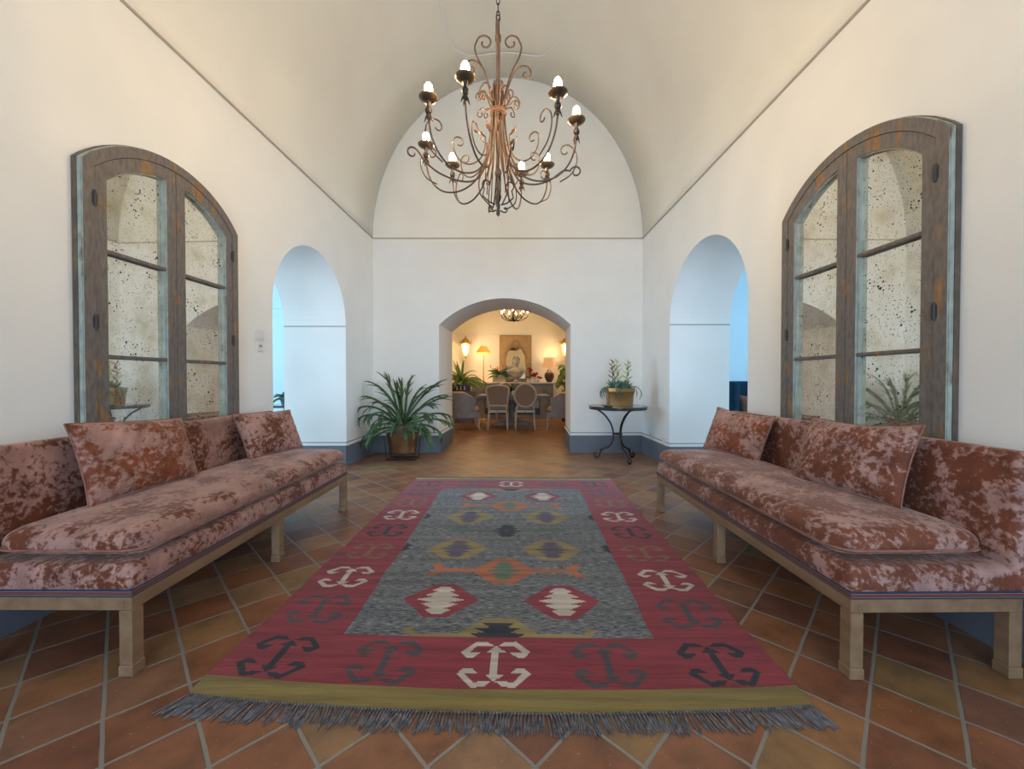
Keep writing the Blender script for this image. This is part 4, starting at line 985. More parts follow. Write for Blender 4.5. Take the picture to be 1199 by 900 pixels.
def aloe_spike(mb, base, h_, rr, mi_leaf, mi_stem, tip=0, lean=(0, 0)):
    b = Vector(base); top = b + Vector((lean[0], lean[1], h_))
    mb.tube([b, b.lerp(top, .5), top], [.006, .0045, .002], 6, mi_stem)
    k = 13
    for i in range(k):
        t = .34 + .64 * i / k; p = b.lerp(top, t); a = i * 2.4 + rr.uniform(-.3, .3); L = .085 * (1.2 - t * .8)
        d = Vector((math.cos(a), math.sin(a), .55))
        mb.strap([p, p + d * L * .4, p + d * L * .8 + Vector((0, 0, .006)), p + d * L + Vector((0, 0, .016))], [.007, .014, .010, .002], mi=mi_leaf)
def console_and_planter():
    X0, Y0 = 1.50, 5.57
    o = thing('round_iron_table', 'small round wrought iron scroll leg table in the right corner', 'table', (X0, Y0, 0))
    MB().lathe([(.001, .758), (.40, .758), (.405, .763), (.405, .772), (.40, .777), (.001, .777)], 48, close=False).build('table_top', 'glass_top', o, smooth=True, angle=30)
    MB().lathe([(.375, .728), (.395, .730), (.397, .757), (.375, .757), (.375, .728)], 48, close=False).build('top_rim', 'iron_dark', o, smooth=True, angle=30)
    for a in (150, 285, 32):
        prof = [(p.x, p.z) for p in smooth_path([(.375, 0, .738), (.30, 0, .715), (.18, 0, .63), (.09, 0, .50), (.062, 0, .37), (.075, 0, .27), (.13, 0, .185), (.20, 0, .155), (.245, 0, .11), (.265, 0, .055)], 6)]
        prof = prof[:-1] + [(.275, .035), (.295, .018), (.325, .020), (.345, .045), (.340, .075), (.318, .085), (.300, .070), (.305, .055)]
        pts = rz_path(prof, a)
        MB().tube(pts, [.013] * (len(pts) - 8) + [.014, .016, .015, .013, .012, .010, .009, .008], 8, flat=1.0).sphere(rz_path([(.30, .014)], a)[0], .013, 10, 6).sphere(rz_path([(.245, .13)], a)[0], .018, 10, 6).build('leg', 'iron_dark', o, smooth=True)
    MB().tube([(.062 * math.cos(2 * PI * i / 24), .062 * math.sin(2 * PI * i / 24), .375) for i in range(25)], .009, 6).build('leg_ring', 'iron_dark', o, smooth=True)
    # brass planter box
    xb, yb = 1.512, 5.52
    p = thing('brass_planter', 'rectangular brass planter box with ring handles on the round iron table', 'planter', (xb, yb, .778))
    w0, w1, d0, d1, hh = .165, .182, .085, .100, .245
    mb = MB()
    def rrq(hx, hy, r): return [q[:2] for q in rr_loop(hx, hy, r, 0, 0, 0, 3)[:-1]]
    rings = [(w0, d0, 0), (w1 - .006, d1 - .006, .165), (w1, d1, .185), (w1 + .004, d1 + .004, .20), (w1 + .002, d1 + .002, .235), (w1 + .010, d1 + .010, .240), (w1 + .010, d1 + .010, .25), (w1 - .004, d1 - .004, .25), (w1 - .008, d1 - .008, .215)]
    vs = []; 
    for hx, hy, z in rings: vs += [(x, y, z) for x, y in rrq(hx, hy, .015)]
    n = len(vs) // len(rings)
    mb.add(vs, [(r * n + i, r * n + (i + 1) % n, (r + 1) * n + (i + 1) % n, (r + 1) * n + i) for r in range(len(rings) - 1) for i in range(n)] + [tuple(range(n - 1, -1, -1))])
    mb.build('body', 'brass', p, smooth=True, angle=35)
    MB().add([(x, y, .217) for x, y in rrq(w1 - .008, d1 - .008, .012)], [tuple(range(n))]).build('soil', 'soil', p)
    for s in (-1, 1):
        MB().tube([(s * (w1 + .022) + .0, .028 * math.cos(2 * PI * i / 20), .215 + .024 * math.sin(2 * PI * i / 20)) for i in range(21)], .005, 6).sphere((s * (w1 + .012), 0, .235), .012, 10, 6).build('ring_handle', 'copper_pot', p, smooth=True)
    rr = random.Random(3)
    q = thing('succulent_plants', 'blue green succulents with three upright spikes growing in the brass planter', 'plant', (xb, yb, .995))
    mb = MB()
    aloe_spike(mb, (.09, .0, 0), .43, rr, 1, 1, lean=(.03, -.01)); aloe_spike(mb, (-.03, -.02, 0), .44, rr, 1, 1, lean=(-.02, 0)); aloe_spike(mb, (-.085, .02, 0), .44, rr, 2, 2, lean=(-.015, 0.01))
    mb.build('spikes', ['leaf', 'leaf_lime', 'stem_purple'], q, smooth=True)
    mb = MB()
    for (cx, cy) in ((-.10, 0), (-.05, .02), (0, -.02), (.05, .02), (.11, -.01), (.03, -.05), (-.08, -.05), (.09, .045)):
        for k in range(9):
            a = rr.uniform(0, 2 * PI); L = rr.uniform(.10, .19); e = rr.uniform(.5, 1.35)
            d = Vector((math.cos(a) * math.cos(e), math.sin(a) * math.cos(e), math.sin(e)))
            b = Vector((cx, cy, .0)); mb.strap([b, b + d * L * .35, b + d * L * .7, b + d * L], [.011, .018, .013, .001], fold=.4, mi=0)
    for a, L in ((180, .30), (190, .34), (172, .26), (200, .28), (5, .36), (-12, .33), (15, .28), (165, .22), (250, .2), (265, .22)):
        b = Vector((.12 * math.cos(R(a)), .06 * math.sin(R(a)), .01)); pts = [b]; e = R(62); az = R(a)
        for k in range(10):
            e -= R(19 if abs(a) < 30 else 21); b = b + Vector((math.cos(az) * math.cos(e), math.sin(az) * math.cos(e), math.sin(e))) * L / 10; pts.append(b.copy())
        mb.strap(pts, [.006, .010, .010, .010, .009, .008, .008, .007, .006, .004, .001], mi=1 if rr.random() < .5 else 0)
    mb.build('foliage', ['leaf_blue', 'leaf_blue'], q, smooth=True)
    # small shallow dish
    dsh = MB().lathe([(.001, .0), (.05, .0), (.075, .010), (.085, .018), (.082, .019), (.07, .012), (.001, .006)], 28, close=False).build('shallow_dish', 'leaf_blue', smooth=True)
    dsh.location = (1.30, 5.33, .7775); tag(dsh, 'small dark green shallow dish in front of the brass planter', 'dish')
console_and_planter()

# ------------------------------------------------------------------ dining room
def cyl_leg(mb, pts, rs, mi=0): mb.tube(smooth_path(pts, 4), [rs[0] + (rs[1] - rs[0]) * i / (4 * (len(pts) - 1)) for i in range(4 * (len(pts) - 1) + 1)], 8, mi)
def dining_chair(label, loc, rz, oval):
    """local -y is the back of the chair (towards the hall), front faces +y"""
    o = thing('dining_chair', label, 'chair', loc, rz, None)
    for sx in (-1, 1):
        mb = MB(); cyl_leg(mb, [(sx * .20, -.02, .45), (sx * .205, -.03, .30), (sx * .215, -.06, .12), (sx * .22, -.085, .0)], (.020, .014)); mb.build('leg', 'pale_wood', o, smooth=True)
        mb = MB(); cyl_leg(mb, [(sx * .22, .40, .42), (sx * .232, .42, .32), (sx * .222, .41, .12), (sx * .235, .43, .0)], (.024, .014)); mb.build('leg', 'pale_wood', o, smooth=True)
    MB().prism([(-.21, -.03), (.21, -.03), (.25, .40), (.20, .43), (-.20, .43), (-.25, .40)], 2, .395, .45).build('seat_rail', 'pale_wood', o)
    rbox(.225, .21, .035, .06, .03, 8, 8, 1, .02, (0, .20, .483)).build('seat', 'grey_seat', o, smooth=True, angle=80)
    n = 40; t = []
    if oval:
        cz, a, b = .785, .245, .262
        f = lambda th: (a * math.cos(th), cz + b * math.sin(th))
        loop = [f(2 * PI * i / n) for i in range(n + 1)]
    else:
        pts = [(-.20, 0, .56), (-.225, 0, .70), (-.25, 0, .88), (-.235, 0, .965), (-.16, 0, 1.0), (0, 0, 1.015), (.16, 0, 1.0), (.235, 0, .965), (.25, 0, .88), (.225, 0, .70), (.20, 0, .56), (0, 0, .555), (-.20, 0, .56)]
        loop = [(p.x, p.z) for p in smooth_path(pts, 4)]
    yy = lambda z: -.03 - (z - .5) * .16
    MB().tube([(x, yy(z), z) for x, z in loop], .024, 8).build('back_frame', 'pale_wood', o, smooth=True)
    cx, cz = 0, sum(z for _, z in loop[:-1]) / (len(loop) - 1)
    k = len(loop) - 1; vs = [(x * .97, yy(z) + d, cz + (z - cz) * .97) for d in (-.006, .006) for x, z in loop[:-1]]
    MB().add(vs, [tuple(range(k)), tuple(range(2 * k - 1, k - 1, -1))] + [(i, (i + 1) % k, (i + 1) % k + k, i + k) for i in range(k)]).build('cane_panel', 'cane', o)
    mb = MB()
    for sx in (-1, 1): mb.tube([(sx * .20, -.02, .44), (sx * (.17 if oval else .20), yy(.56), .60 if oval else .57)], .018, 8)
    mb.build('back_support', 'pale_wood', o, smooth=True)
    return o
dining_chair('square backed cane dining chair at the near side of the dining table', (-.325, 8.95, 0), 0, False)
dining_chair('oval backed cane dining chair at the near side of the dining table', (.30, 8.95, 0), 0, True)
dining_chair('cane dining chair on the far side of the dining table, facing the hall', (-.20, 10.98, 0), PI, True)
def tub_chair(label, loc, rz):
    """faces local +x"""
    o = thing('tub_chair', label, 'armchair', loc, rz)
    n = 26; ins, outs = [], []
    for i in range(n + 1):
        a = R(50 + 260 * i / n); hh = .84 - .20 * max(0, math.cos(a) + .05) ** 1.0
        outs.append((.36 * math.cos(a) * 1.0, .34 * math.sin(a), hh)); ins.append((.29 * math.cos(a), .27 * math.sin(a), hh))
    mb = MB(); vs = []
    for (ox, oy, hh), (ix, iy, _) in zip(outs, ins): vs += [(ox * .93, oy * .93, .30), (ox, oy, hh), ((ox + ix) / 2, (oy + iy) / 2, hh + .02), (ix, iy, hh), (ix, iy, .40)]
    fs = []; ms = []
    for i in range(n):
        for k in range(4): mb_i = k; fs.append(((i * 5 + k), (i + 1) * 5 + k, (i + 1) * 5 + k + 1, i * 5 + k + 1)); ms.append(0 if k == 0 else 1)
    mb.v = vs; mb.f = fs + [(0, 1, 2, 3, 4), tuple(n * 5 + k for k in range(5))]; mb.m = ms + [1, 1]
    mb.build('curved_back', ['tub_out', 'tan'], o, smooth=True, angle=60)
    MB().prism([(.33, -.24), (.33, .24), (.2, .31), (-.2, .30), (-.33, .15), (-.33, -.15), (-.2, -.30), (.2, -.31)], 2, .28, .40).build('seat_base', 'tub_out', o)
    rbox(.26, .24, .06, .08, .05, 8, 8, 1, .02, (.06, 0, .46)).build('seat_cushion', 'tan', o, smooth=True, angle=80)
    for sx, sy in ((.29, .23), (.29, -.23), (-.26, .2), (-.26, -.2)):
        mb = MB(); cyl_leg(mb, [(sx, sy, .30), (sx * 1.05, sy * 1.02, .2), (sx * 1.02, sy, .08), (sx * 1.12, sy * 1.08, 0)], (.024, .014)); mb.build('leg', 'pale_wood', o, smooth=True)
    return o
tub_chair('grey tub armchair with tan seat at the left end of the dining table', (-1.10, 9.15, 0), R(12))
tub_chair('grey tub armchair with tan seat at the right end of the dining table', (1.16, 9.15, 0), R(168))

o = thing('dining_table', 'grey painted pedestal dining table in the room beyond the archway', 'table', (.04, 9.85, 0))
MB().box(-.86, .86, -.55, .55, .73, .768, bev=.006).build('table_top', 'grey_wood', o)
MB().box(-.74, .74, -.45, .45, .655, .7295).build('apron', 'grey_wood', o)
MB().lathe([(.13, .10), (.16, .12), (.10, .18), (.085, .30), (.12, .42), (.095, .52), (.15, .60), (.19, .655)], 8).build('pedestal', 'grey_wood', o)
MB().box(-.50, .50, -.16, .16, 0, .05, bev=.008).box(-.36, .36, -.13, .13, .05, .10, bev=.008).build('plinth', 'grey_wood', o)
# things on the table
o = thing('table_plant', 'low leafy green plant in a small bowl in the middle of the dining table', 'plant', (-.02, 9.75, .769))
MB().lathe([(.03, 0), (.06, .005), (.095, .06), (.10, .075), (.09, .07), (.05, .03)], 20, close=False).build('bowl', 'stone', o, smooth=True)
mb = MB(); rr = random.Random(9)
for k in range(46):
    a = rr.uniform(0, 2 * PI); e = rr.uniform(.3, 1.4); L = rr.uniform(.12, .27); b = Vector((0, 0, .05)); d = Vector((math.cos(a) * math.cos(e), math.sin(a) * math.cos(e), math.sin(e)))
    mb.strap([b, b + d * L * .5, b + d * L * .85 + Vector((0, 0, .0)), b + d * L - Vector((0, 0, .03))], [.006, .018, .016, .002])
mb.build('foliage', 'leaf', o, smooth=True)
o = thing('pillar_candle', 'small white candle in a glass on the dining table', 'candle', (.03, 9.42, .769))
MB().lathe([(.030, 0), (.032, .01), (.028, .10), (.024, .10), (.024, .02)], 16, close=False).build('glass_holder', 'vase', o, smooth=True)
MB().lathe([(.022, .015), (.022, .11), (.004, .115), (.002, .125)], 12).build('wax', 'white_mark', o, smooth=True)
o = thing('fruit_bowl', 'small dark bowl of reddish fruit on the dining table', 'bowl', (-.10, 9.5, .769))
MB().lathe([(.03, 0), (.05, .005), (.085, .045), (.08, .045), (.045, .012), (.005, .01)], 18, close=False).build('bowl', 'urn', o, smooth=True)
mb = MB(); [mb.sphere((.03 * math.cos(k * 2.1), .03 * math.sin(k * 2.1), .05 + .01 * (k % 2)), .026, 10, 7) for k in range(4)]; mb.build('fruit', 'orange_petal', o, smooth=True)

# console against the back wall
YC0, YC1 = 11.48, DYB - .02
o = thing('carved_console', 'long grey carved stone console against the dining room back wall', 'console', (0, (YC0 + YC1) / 2, 0))
hy = (YC1 - YC0) / 2
MB().box(-1.24, 1.27, -hy, hy, 1.02, 1.065, bev=.008).build('top', 'console_top', o)
mb = MB().box(-1.18, 1.21, -hy + .04, hy - .02, .62, 1.02).box(-1.21, 1.24, -hy + .02, hy - .01, .60, .635).box(-1.10, -.80, -hy + .06, hy - .05, 0, .60).box(.83, 1.13, -hy + .06, hy - .05, 0, .60).box(-1.14, 1.17, -hy + .04, hy - .02, 0, .10)
mb.build('body', 'console', o)
for x in (-.9, -.3, .33, .95):
    mb = MB()
    mb.box(x - .24, x + .24, -hy + .028, -hy + .04, .70, .715).box(x - .24, x + .24, -hy + .028, -hy + .04, .945, .96).box(x - .24, x - .225, -hy + .028, -hy + .04, .715, .945).box(x + .225, x + .24, -hy + .028, -hy + .04, .715, .945)
    for k in range(8):
        a = 2 * PI * k / 8; mb.sphere((x + .05 * math.cos(a), -hy + .038, .83 + .05 * math.sin(a)), .022, 8, 6, sz=(1, .5, 1))
    mb.sphere((x, -hy + .038, .83), .025, 8, 6, sz=(1, .6, 1))
    mb.build('carved_panel', 'console', o, smooth=True)
CZ = 1.066
# framed shaped mirror
o = thing('carved_frame_mirror', 'tall tan carved panel with a shaped mirror on the dining room wall', 'mirror', (.106, DYB - .128, 1.076))
o.rotation_euler.x = R(-4.3)
hw, hh = .486, 1.42
gl = []
for i in range(49):
    t_ = i / 48; a = PI * t_
    x = -.30 * math.cos(a); z = .62 + .43 * math.sin(a) ** .8 + .02 * math.cos(6 * a)
    gl.append((x, z))
glass = [(-.30, .10), (-.33, .40)] + gl[1:-1] + [(.33, .40), (.30, .10)]
MB().box(-hw, hw, -.045, -.001, 0, hh, bev=.004).build('panel', 'frame_tan', o)
MB().prism(glass, 1, -.050, -.0455).build('mirror_glass', 'wall_mirror', o)
mb = MB(); mb.tube([(x, -.055, z) for x, z in glass], .016, 6)
for i in range(0, len(glass)):
    x, z = glass[i]; cx, cz = 0, .55; d = Vector((x - cx, z - cz)).normalized(); mb.sphere((x + d.x * .05, -.052, z + d.y * .05), .028, 8, 6, sz=(1, .5, 1))
    if i % 3 == 0: mb.tube([(x + d.x * .06 + .03 * math.cos(q), -.052, z + d.y * .08 + .03 * math.sin(q)) for q in np.linspace(0, 5.2, 12)], .009, 6)
for k in range(7): mb.sphere((-.12 + .04 * k, -.055, 1.15 + .09 * math.sin(PI * k / 6)), .03, 8, 6, sz=(1, .5, 1))
mb.build('carved_border', 'carve', o, smooth=True)
mb = MB()
for x0, x1, z0, z1 in ((-hw, hw, hh - .035, hh), (-hw, -hw + .03, 0, hh), (hw - .03, hw, 0, hh)): mb.box(x0, x1, -.06, -.045, z0, z1, bev=.003)
mb.build('edge_moulding', 'carve', o)

# bust
def bust():
    o = thing('stone_bust', 'grey stone bust on a footed base in front of the tan framed mirror', 'sculpture', (.125, 11.64, CZ))
    MB().lathe([(.11, 0), (.115, .02), (.09, .035), (.05, .06), (.045, .09), (.075, .12), (.08, .14)], 20).build('pedestal', 'stone', o, smooth=True)
    mb = MB(); rings = [(.07, .05, .13, 0), (.14, .08, .18, 0), (.20, .10, .25, 0), (.235, .115, .32, 0), (.215, .115, .37, 0), (.12, .09, .405, 0), (.068, .07, .43, -.005), (.06, .065, .46, -.01), (.062, .07, .49, -.01), (.075, .092, .52, -.015), (.088, .105, .56, -.015), (.092, .112, .60, -.01), (.095, .115, .64, 0), (.092, .112, .68, 0), (.075, .09, .72, .005), (.04, .05, .745, .01), (.005, .005, .75, .01)]
    n = 24; vs = []
    for a, b, z, dy in rings:
        for k in range(n):
            t_ = 2 * PI * k / n; x, y = a * math.cos(t_), b * math.sin(t_) + dy
            if .5 < z < .6 and y < 0: y -= .012 * max(0, -math.sin(t_)) ** 6     # chin
            if z < .36: y *= (1 + .15 * math.cos(t_) ** 2)
            vs.append((x, y, z))
    mb.add(vs, [(r * n + i, r * n + (i + 1) % n, (r + 1) * n + (i + 1) % n, (r + 1) * n + i) for r in range(len(rings) - 1) for i in range(n)] + [tuple(range(n - 1, -1, -1))])
    mb.build('torso_and_head', 'stone', o, smooth=True, angle=80)
    f = MB().prism([(-.014, .575), (.014, .575), (.006, .64), (-.006, .64)], 1, -.142, -.10).build('nose', 'stone', o)
    mb = MB(); [mb.sphere((s * .034, -.100, .632), .014, 8, 6, sz=(1.3, .5, .7)) for s in (-1, 1)]; [mb.tube([(s * .012, -.112, .648), (s * .035, -.112, .655), (s * .06, -.095, .645)], .006, 6) for s in (-1, 1)]
    mb.tube([(-.024, -.112, .553), (0, -.121, .557), (.024, -.112, .553)], .006, 6); [mb.sphere((s * .094, 0, .61), .022, 8, 6, sz=(.4, .7, 1.2)) for s in (-1, 1)]
    mb.build('face_features', 'stone', o, smooth=True)
    mb = MB(); rr = random.Random(4)
    for k in range(60):
        a = rr.uniform(-.4, PI + .4); z = rr.uniform(.62, .76); r_ = math.sqrt(max(.02, 1 - ((z - .66) / .11) ** 2)); mb.sphere((.098 * r_ * math.cos(a), .11 * r_ * math.sin(a) + .0, z), rr.uniform(.016, .026), 7, 5)
    for k in range(14): a = PI * k / 13; mb.sphere((.088 * math.cos(a), -.07 - .03 * math.sin(a), .69 + .02 * math.sin(a)), .02, 7, 5)
    mb.build('hair', 'stone', o, smooth=True)
    mb = MB()
    for s in (-1, 1):
        for k in range(4): mb.tube(smooth_path([(s * .20, -.05, .36 - .03 * k), (s * .12, -.115, .32 - .04 * k), (0, -.125, .26 - .03 * k)], 4), .012, 6)
    mb.build('drapery', 'stone', o, smooth=True)
bust()

def table_lamp():
    o = thing('table_lamp', 'table lamp with dark round urn base and pale shade on the console', 'lamp', (1.115, 11.75, CZ))
    MB().lathe([(.06, 0), (.075, .01), (.11, .07), (.145, .16), (.14, .24), (.10, .30), (.055, .33), (.05, .345), (.065, .36), (.03, .37), (.012, .38), (.012, .44)], 24).build('base', 'urn', o, smooth=True)
    s = MB().lathe([(.205, .42), (.165, .73), (.162, .73), (.202, .42)], 32, close=False).build('lamp_shade', 'shade_pale', o, smooth=True)
    bl = MB().sphere((0, 0, .55), .03, 10, 8).build('bulb', 'bulb', o, smooth=True)
    for z in (.80, .36):
        l = bpy.data.lights.new('lamp_light', 'POINT'); l.energy = DINING_BULB_W * .35; l.color = BULB; l.shadow_soft_size = .04
        lo = bpy.data.objects.new('lamp_light', l); C.objects.link(lo); lo.parent = o; lo.location = (0, -.05 if z < .5 else 0, z)
table_lamp()
def floor_lamp():
    o = thing('floor_lamp', 'floor lamp with a lit amber cone shade left of the tan framed mirror', 'lamp', (-.815, 11.22, 0))
    MB().lathe([(.13, 0), (.135, .012), (.12, .025), (.03, .035), (.014, .06)], 24).build('base', 'gilt', o, smooth=True)
    MB().lathe([(.013, .05), (.013, 1.2), (.018, 1.21), (.013, 1.23), (.011, 1.98)], 12).build('pole', 'gilt', o, smooth=True)
    MB().lathe([(.235, 1.90), (.075, 2.10), (.072, 2.10), (.232, 1.90)], 32, close=False).build('lamp_shade', 'shade_lit', o, smooth=True)
    MB().sphere((0, 0, 1.97), .03, 10, 8).build('bulb', 'bulb', o, smooth=True)
    for z, k in ((1.93, 2.2), (2.13, 1.2)):
        l = bpy.data.lights.new('lamp_light', 'POINT'); l.energy = DINING_BULB_W * k; l.color = (1, .70, .36); l.shadow_soft_size = .03
        lo = bpy.data.objects.new('lamp_light', l); C.objects.link(lo); lo.parent = o; lo.location = (0, 0, z - .06 if z < 2 else z)
floor_lamp()
def sconce(label, x):
    o = thing('lantern_sconce', label, 'lantern', (x, DYB - .005, 1.80), 0, None)
    yc = -.19
    mb = MB().tube(smooth_path([(0, 0, .30), (0, -.06, .22), (0, -.12, .25), (0, yc, .08)], 5), .008, 6).box(-.03, .03, -.02, 0, .15, .5)
    mb.build('wall_bracket', 'gilt', o, smooth=True)
    n = 6
    fr = MB()
    prof = [(.05, .05), (.085, .12), (.13, .40), (.135, .41)]
    for k in range(n):
        a = 2 * PI * (k + .5) / n; pts = [(r_ * math.cos(a), yc + r_ * math.sin(a), z) for r_, z in prof]; fr.tube(pts, .007, 5)
    for r_, z in ((.05, .05), (.085, .12), (.135, .41)):
        fr.tube([(r_ * math.cos(2 * PI * (k + .5) / n), yc + r_ * math.sin(2 * PI * (k + .5) / n), z) for k in range(n + 1)], .008, 5)
    fr.lathe([(.004, -.03), (.018, -.01), (.012, .01), (.03, .03), (.05, .05)], 12, (0, yc, 0))
    fr.build('lantern_frame', 'gilt', o, smooth=True)
    cr = MB().lathe([(.155, .41), (.165, .43), (.12, .47), (.10, .53), (.06, .57), (.025, .585), (.02, .60), (.03, .615), (.012, .64), (.003, .67)], 12, (0, yc, 0))
    for k in range(8):
        a = 2 * PI * k / 8; c, s = math.cos(a), math.sin(a)
        cr.tube([((.155 + .03 * math.sin(q)) * c, yc + (.155 + .03 * math.sin(q)) * s, .44 + .035 * (1 - math.cos(q))) for q in np.linspace(0, 4.5, 9)], .008, 5)
    cr.build('crown', 'gilt', o, smooth=True)
    MB().lathe([(.045, .055), (.08, .12), (.122, .40)], 6, (0, yc, 0), close=False).build('glass_panes', 'lantern_glass', o)
    l = bpy.data.lights.new('lantern_light', 'POINT'); l.energy = DINING_BULB_W * 1.6; l.color = BULB; l.shadow_soft_size = .05
    lo = bpy.data.objects.new('lantern_light', l); C.objects.link(lo); lo.parent = o; lo.location = (0, yc - .18, .28)
sconce('gilt crowned lantern glowing on the dining room wall, left of the floor lamp', -1.40)
sconce('gilt crowned lantern glowing on the dining room wall at the right edge of the archway', 1.62)
def dining_chandelier():
    o = thing('dining_chandelier', 'small bronze leafy chandelier hanging over the dining table', 'chandelier', (.05, 9.6, 2.52))
    MB().tube([(0, 0, .3), (0, 0, DHC + 1.25 - 2.52 - .02)], .008, 6).build('rod', 'iron_dark', o, smooth=True)
    MB().lathe([(.002, .03), (.03, .04), (.055, .08), (.07, .13), (.04, .18), (.02, .30)], 14).build('body', 'iron_dark', o, smooth=True)
    rr = random.Random(12)
    for k in range(10):
        a = 36 * k + 10; rad = .34 if k % 2 == 0 else .25
        ar = MB().tube(smooth_path(rz_path([(.03, .08), (.12, .06), (rad * .75, .10), (rad, .17), (rad, .20)], a), 4), .008, 5)
        for q in range(7):
            t_ = (q + 1) / 8; b = Vector(rz_path([(rad * t_, .08 + .05 * t_)], a)[0]); d = Vector((rr.uniform(-1, 1), rr.uniform(-1, 1), rr.uniform(-.3, 1))).normalized()
            ar.strap([b, b + d * .025, b + d * .05, b + d * .065], [.005, .018, .014, .002])
        am = ar.build('arm', 'iron_dark', o, smooth=True)
        P = rz_path([(rad, .2)], a)[0]
        MB().lathe([(.01, 0), (.025, .01), (.028, .02), (.010, .02), (.010, .06)], 10, P, close=False).build('candle_cup', 'gilt', am, smooth=True)
        MB().lathe([(.009, .06), (.016, .08), (.012, .11), (.001, .13)], 10, P).build('bulb', 'bulb', am, smooth=True)
    l = bpy.data.lights.new('chandelier_light', 'POINT'); l.energy = DINING_BULB_W * 6; l.color = BULB; l.shadow_soft_size = .25
    lo = bpy.data.objects.new('chandelier_light', l); C.objects.link(lo); lo.parent = o; lo.location = (0, 0, .50)
dining_chandelier()
def leafy(mb, base, n, L, w, rr, e0=.3, e1=1.4, droop=1.0, a0=0, a1=2 * PI, mi=0):
    for k in range(n):
        a = rr.uniform(a0, a1); e = rr.uniform(e0, e1); ll = L * rr.uniform(.65, 1.05); p = Vector(base); pts = [p.copy()]
        for i in range(8):
            e -= droop / 8 * (.5 + i / 7); p = p + Vector((math.cos(a) * math.cos(e), math.sin(a) * math.cos(e), math.sin(e))) * ll / 8; pts.append(p.copy())
        mb.strap(pts, [w * q for q in (.4, .7, .95, 1, .95, .8, .6, .35, .06)], mi=mi)
# black planter with big strap leaf plant
o = thing('plant_cabinet', 'low dark cabinet behind the left tub armchair carrying the black planter', 'cabinet', (-1.38, 10.6, 0))
MB().box(-.36, .36, -.2, .2, .06, .80, bev=.006).build('body', 'grey_wood', o)
MB().box(-.38, .38, -.22, .22, .801, .83, bev=.004).build('top', 'grey_wood', o)
for s in (-1, 1): MB().box(s * .18 - .16, s * .18 + .16, -.212, -.2005, .10, .77, bev=.002).build('door', 'console', o)
MB().box(-.33, .33, -.17, .17, 0, .0595).build('plinth', 'console', o)
o = thing('black_planter', 'black rectangular planter with white painted marks on the low dark cabinet', 'planter', (-1.36, 10.56, .831))
MB().box(-.23, .23, -.13, .13, 0, .19, bev=.008).build('body', 'black_pot', o)
for x in (-.10, .0, .10): MB().box(x - .012, x + .012, -.134, -.1303, .05, .14).box(x - .022, x + .022, -.134, -.1303, .04, .055).build('painted_mark', 'white_mark', o)
o = thing('strap_leaf_plant', 'tall strap leaved green plant growing from the black planter', 'plant', (-1.36, 10.56, 1.02))
rr = random.Random(31); mb = MB()
leafy(mb, (0, 0, 0), 40, .66, .036, rr, .3, 1.45, 1.7); leafy(mb, (0, 0, 0), 20, .85, .034, rr, .25, .9, 1.5, R(-40), R(40)); leafy(mb, (0, 0, 0), 8, .72, .03, rr, 1.25, 1.5, .3)
keep_inside(mb, ymax=.9, zmin=-.1); mb.build('foliage', 'leaf_b', o, smooth=True)
# flower box on console
o = thing('gilt_flower_box', 'small gilt framed box on the console left of the bust', 'planter', (-.375, 11.62, CZ))
MB().box(-.17, .17, -.07, .07, 0, .19, bev=.004).build('body', 'cream', o)
mb = MB()
for s in (-1, 1): mb.box(s * .18 - .014, s * .18 + .014, -.082, .082, 0, .205)
mb.box(-.195, .195, -.084, -.0705, .185, .212).box(-.166, .166, -.084, -.0705, 0, .02); mb.build('gilt_frame', 'gilt', o)
o = thing('flowering_plant', 'leafy plant with orange red flowers in the small gilt box', 'plant', (-.375, 11.62, CZ + .192))
mb = MB(); rr = random.Random(8); leafy(mb, (0, 0, 0), 60, .40, .032, rr, .1, 1.2, 1.1); keep_inside(mb, ymax=.25, zmin=-.15); mb.build('foliage', 'leaf', o, smooth=True)
for x, z in ((-.27, .25), (-.05, .20), (.10, .27), (.20, .24), (.02, .14)):
    mb = MB().tube([(x * .2, 0, 0), (x, -.05, z)], .004, 5, 1)
    for k in range(5): mb.sphere((x + rr.uniform(-.015, .015), -.05, z + .016 * k), .018 - .002 * k, 8, 6, 0)
    mb.build('flower', ['orange_petal', 'leaf'], o, smooth=True)
# red flowers in little vases
first = None
for i, (x, y, hgt, nb, lb) in enumerate(((.47, 11.62, .16, 1, 'leftmost of the small glass vases, with one low dark red bloom'), (.545, 11.76, .42, 5, 'glass vase with the tallest red blooms, beside the bust'), (.625, 11.58, .26, 5, 'small glass vase in the middle of the red flowers'),
                                   (.72, 11.76, .28, 4, 'small glass vase of red blooms towards the table lamp'), (.80, 11.62, .17, 2, 'low vase with dark red blooms nearest the table lamp'))):
    o = thing('bud_vase', lb, 'vase', (x, y, CZ), 0, 'small vases of red flowers on the console')
    MB().lathe([(.026, 0), (.030, .01), (.028, .09), (.022, .10), (.020, .10), (.024, .02)], 14, close=False).build('glass', 'vase', o, smooth=True)
    rr = random.Random(40 + i); mb = MB(); bl = MB()
    for k in range(nb):
        dx = rr.uniform(-.07, .07) if nb > 1 else 0; zz = hgt * (rr.uniform(.7, 1) if nb > 1 else 1)
        mb.tube([(0, 0, .03), (dx * .5, 0, zz * .6), (dx, 0, zz)], .004, 5)
        for q in range(12):
            a = q * 2.4; bl.sphere((dx + .032 * math.cos(a) * (q / 12), .026 * math.sin(a) * (q / 12), zz + .014 - .02 * (q / 12)), .030, 7, 5, sz=(1, 1, .7))
    mb.build('stems', 'leaf_b', o, smooth=True); bl.build('blooms', 'red', o, smooth=True)
